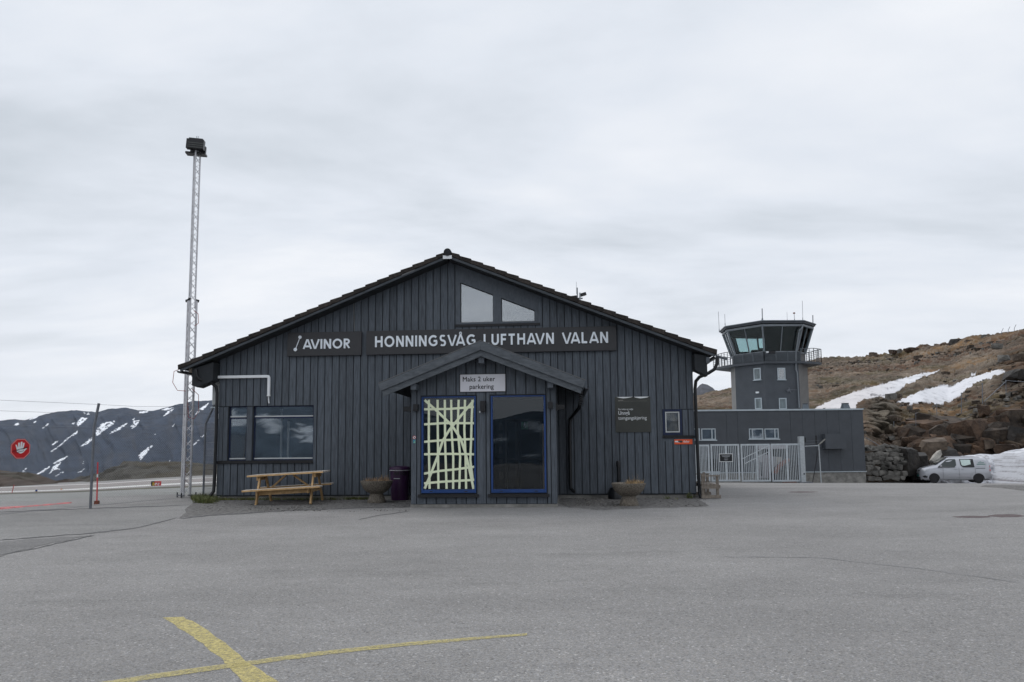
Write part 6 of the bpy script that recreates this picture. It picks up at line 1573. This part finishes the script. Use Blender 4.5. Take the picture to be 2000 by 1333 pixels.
# local: x = back from the front axle, y = away from the viewer, z up.  near side y=-.0
HW = .92; y0v = 0.0
def sec(x):
    """half profile at station x -> (roof z, belt z, bottom z, half width, half width at roof)"""
    f = lambda xs, ys: float(np.interp(x, xs, ys))
    top = f([-.92, -.86, -.72, -.5, -.1, .12, .62, .98, 1.3, 2.2, 3.2, 3.62, 3.78, 3.85], [.78, .95, 1.05, 1.12, 1.22, 1.27, 1.60, 1.77, 1.82, 1.84, 1.80, 1.74, 1.62, 1.2])
    belt = f([-.92, -.72, -.3, .12, .4, 3.7, 3.85], [.74, .95, 1.06, 1.12, 1.14, 1.16, 1.12])
    hw = f([-.92, -.88, -.75, -.5, 0, 3.3, 3.7, 3.82, 3.85], [.52, .66, .80, .89, .92, .92, .89, .84, .80])
    hr = f([-.92, -.75, -.3, .12, .7, 1.2, 3.2, 3.7, 3.85], [.45, .66, .74, .76, .72, .70, .70, .72, .74])
    bot = f([-.92, -.8, -.55, .3, 2.6, 3.4, 3.85], [.34, .22, .20, .22, .22, .24, .36])
    return top, min(belt, top-.01), bot, hw, hr
stx = [-.92, -.905, -.88, -.8, -.72, -.6, -.45, -.25, -.05, .12, .3, .5, .7, .9, 1.1, 1.4, 1.8, 2.2, 2.6, 3.0, 3.3, 3.5, 3.64, 3.74, 3.81, 3.85]
mb = MB(); ring = []
for x in stx:
    tp_, bl, bo, hw, hr = sec(x); q = []
    pr = [(hw-.06, bo), (hw, bo+.12), (hw+.005, (bo+bl)/2), (hw-.01, bl-.05), (hw-.035, bl), ((hw-.035)*.35+hr*.65 if tp_-bl > .2 else hw*.8, bl+(tp_-bl)*.7), (hr-.02, tp_-.07 if tp_-bl > .2 else bl+(tp_-bl)*.85), (hr-.14, tp_-.012), (hr*.45, tp_)]
    q = [(x, -a, b) for a, b in pr]+[(x, a, b) for a, b in reversed(pr)]; ring.append(q)
n = len(ring[0]); mb.v = [v for r_q in ring for v in r_q]
for i in range(len(ring)-1):
    for j in range(n): mb.f.append((i*n+j, i*n+(j+1) % n, (i+1)*n+(j+1) % n, (i+1)*n+j))
mb.f.append(tuple(range(n))); mb.f.append(tuple((len(ring)-1)*n+j for j in range(n))[::-1])
body = mb.build('body', M['van'], t, smooth='all', loc=(0, HW, 0))
def side(pts, off, name, m, parent=body, th=.03):
    """polygon (x,z) laid on the near body side"""
    def yq(x, z):
        tp_, bl, bo, hw, hr = sec(x)
        if z <= bl: return -(hw+.004)
        k = min(1, max(0, (z-bl)/max(.01, tp_-.07-bl))); mid_ = (hw-.035)*.35+hr*.65
        return -((hw-.035)+(mid_-(hw-.035))*k/.7 if k < .7 else mid_+(hr-.02-mid_)*(k-.7)/.3)
    off += .022; mb = MB(); P = [Vector((x, yq(x, z)-off, z)) for x, z in pts]; mb.prism(P, (0, th, 0)); return mb.build(name, M[m], parent)
side([(.30, 1.15), (.36, 1.22), (.55, 1.36), (.88, 1.64), (1.00, 1.69), (1.50, 1.71), (1.55, 1.66), (1.55, 1.30), (1.45, 1.16)], .012, 'door_window', 'vanglass')
side([(.28, 1.10), (.30, 1.16), (1.44, 1.16), (1.44, 1.135), (.40, 1.12)], .014, 'window_trim', 'black')
side([(1.80, 1.70), (2.72, 1.71), (2.75, 1.14), (2.02, 1.145), (1.84, 1.28)], .012, 'rear_side_window', 'black')
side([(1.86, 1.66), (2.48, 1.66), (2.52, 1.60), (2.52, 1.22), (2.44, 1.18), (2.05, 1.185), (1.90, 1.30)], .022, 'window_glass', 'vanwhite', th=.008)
side([(2.86, 1.66), (3.40, 1.66), (3.56, 1.52), (3.58, 1.30), (3.50, 1.22), (2.86, 1.20)], .006, 'blank_panel', 'van', th=.006)
M['greentext'] = mat('faded_green_print', (.10, .22, .18), .5)
side([(3.02, 1.46), (3.42, 1.47), (3.42, 1.43), (3.02, 1.42)], .016, 'green_print', 'greentext', th=.004); side([(2.92, 1.36), (3.50, 1.37), (3.50, 1.32), (2.92, 1.31)], .016, 'green_print', 'greentext', th=.004); side([(3.10, 1.53), (3.20, 1.56), (3.26, 1.52)], .016, 'green_print', 'greentext', th=.004)
for a, b in (((2.85, 1.07), (3.45, 1.07)), ((1.70, 1.12), (1.70, .35)), ((.62, 1.08), (.62, .35)), ((2.78, 1.12), (2.78, .35))): side([(a[0], a[1]), (b[0]+.012, a[1]), (b[0]+.012, b[1]), (a[0], b[1]-.012)] if a[0] == b[0] else [(a[0], a[1]-.02), (b[0], b[1]-.02), (b[0], b[1]+.012), (a[0], a[1]+.012)], .003, 'panel_gap', 'black', th=.004)
M['vanhi'] = mat('van_trim_light', (.42, .42, .45), .3, .03, metal=.3)
side([(.95, .50), (1.12, .58), (1.70, .60), (1.70, .50)], .018, 'side_strip', 'vanhi'); side([(1.74, .50), (1.74, .60), (2.40, .59), (2.55, .50)], .018, 'side_strip', 'vanhi')
side([(.85, .44), (2.6, .44), (2.55, .485), (.93, .485)], .010, 'side_groove', 'van')
for x in (1.40, 1.86): side([(x, .99), (x+.2, .99), (x+.18, 1.03), (x+.02, 1.03)], .035, 'handle', 'van')
# bonnet lights, grille, plate, windscreen
mb = MB()
def front(yz, x, th, name, m): 
    mb = MB(); mb.prism([(x, y, z) for y, z in yz], (th, 0, 0)); return mb.build(name, M[m], body)
side([(-.80, .90), (-.50, .96), (-.34, 1.03), (-.40, .90), (-.66, .86)], .016, 'headlight', 'lampglass', th=.05)
side([(-.78, .50), (-.60, .56), (-.42, .46), (-.52, .38), (-.70, .40)], .010, 'fog_lamp_recess', 'black', th=.04)
front([(-.60, .86), (.6, .86), (.6, .93), (-.6, .93)], -.925, .02, 'upper_grille', 'black')
front([(-.52, .60), (.52, .60), (.5, .66), (-.5, .66)], -.93, .02, 'grille', 'black')
front([(-.66, .24), (.66, .24), (.6, .44), (-.6, .44)], -.93, .04, 'lower_grille', 'black')
front([(-.30, .47), (.22, .47), (.22, .58), (-.30, .58)], -.94, .02, 'number_plate', 'teal')
front([(-.05, .86), (.05, .86), (.06, .94), (-.06, .94)], -.95, .02, 'badge', 'lampglass')
mb = MB(); mb.prism([(.15, -.72, 1.315), (.15, .72, 1.315), (.62, .64, 1.63), (.62, -.64, 1.63)], (-.014, 0, .02)); mb.prism([(.62, -.64, 1.63), (.62, .64, 1.63), (.96, .60, 1.79), (.96, -.60, 1.79)], (-.01, 0, .02)); mb.build('windscreen', M['vanglass'], body)
mb = MB(); mb.prism([(.42, -1.02, 1.16), (.56, -1.02, 1.16), (.56, -1.02, 1.30), (.44, -1.02, 1.30)], (0, .13, 0)); mb.build('wing_mirror', M['vanhi'], body, bevel=.02)
mb = MB(); mb.prism([(.42, 1.02, 1.16), (.56, 1.02, 1.16), (.56, 1.02, 1.30), (.44, 1.02, 1.30)], (0, -.13, 0)); mb.build('wing_mirror', M['vanhi'], body, bevel=.02)
for s in (-1, 1):
    mb = MB(); mb.tube([(1.1, s*.60, 1.83), (1.2, s*.60, 1.87), (3.1, s*.60, 1.86), (3.2, s*.60, 1.82)], .02, 6); mb.build('roof_rail', M['vanhi'], body)
side([(3.74, .86), (3.80, .88), (3.84, 1.25), (3.78, 1.25)], .004, 'tail_light', 'redsign', th=.05)
front([(-.86, .36), (.86, .36), (.86, .60), (-.86, .60)], 3.84, .08, 'rear_bumper', 'van')
side([(-.80, .22), (3.7, .24), (3.7, .29), (-.8, .30)], .006, 'sill', 'black', th=.02)
for x in (0, 2.98):
    # wheel housing ring and arch
    mb = MB(); pts = [(x+.395*cos(a_), max(.2, .32+.395*sin(a_))) for a_ in [pi*k/14 for k in range(15)]]
    side(pts, .006, 'wheel_housing', 'black', th=.02)
    mb = MB(); P1 = [(x+.46*cos(pi*k/14), .32+.46*sin(pi*k/14)) for k in range(15)]; P2 = [(x+.39*cos(pi*k/14), .32+.39*sin(pi*k/14)) for k in range(14, -1, -1)]
    for k in range(14): mb.prism([(P1[k][0], -.945, P1[k][1]), (P1[k+1][0], -.945, P1[k+1][1]), (P2[13-k][0], -.945, P2[13-k][1]), (P2[14-k][0], -.945, P2[14-k][1])], (0, .04, 0))
    mb.build('wheel_arch', M['van'], body)
    for s in (-1, 1):
        yc_ = HW+s*(HW-.09)
        wmb = MB(); wmb.lathe([(.20, -.10), (.30, -.11), (.325, -.08), (.33, 0), (.325, .08), (.30, .11), (.20, .10)], n=28)
        wmb.v = [(v[0], v[2], v[1]) for v in wmb.v]; ty = wmb.build('wheel', M['rubber'], t, smooth=True); ty.location = (x, yc_, .325)
        rm_ = MB(); rm_.lathe([(.205, -.112), (.18, -.095), (.10, -.085), (.05, -.10), (.01, -.10)], n=24); rm_.v = [(v[0], v[2], v[1]) for v in rm_.v]; rm_.build('rim', M['blackm'], ty, smooth=True)
        sp = MB()
        for k in range(5): a_ = 2*pi*k/5; sp.bar((.05*cos(a_), -.105, .05*sin(a_)), (.19*cos(a_), -.108, .19*sin(a_)), .03, .015, (0, 1, 0))
        sp.build('spokes', mat('rim_dark', (.03, .03, .032), .4, metal=.3), ty)
# ------------------------------------------------------------------ thin air between here and the mountains
hz = MB().box(-5200, 5200, -2600, 3600, -700, 340).build('haze', mat('x', (1, 1, 1)))
hm = bpy.data.materials.new('thin_air'); hm.use_nodes = True; t_ = hm.node_tree; t_.nodes.clear()
vo_ = N('ShaderNodeVolumePrincipled', t_); vo_.inputs['Color'].default_value = (.80, .87, 1, 1); vo_.inputs['Density'].default_value = .000014; vo_.inputs['Anisotropy'].default_value = .2
oo = N('ShaderNodeOutputMaterial', t_); t_.links.new(vo_.outputs[0], oo.inputs['Volume'])
hz.data.materials.clear(); hz.data.materials.append(hm); stuff(hz, 'thin bluish air between the airfield and the far mountains')
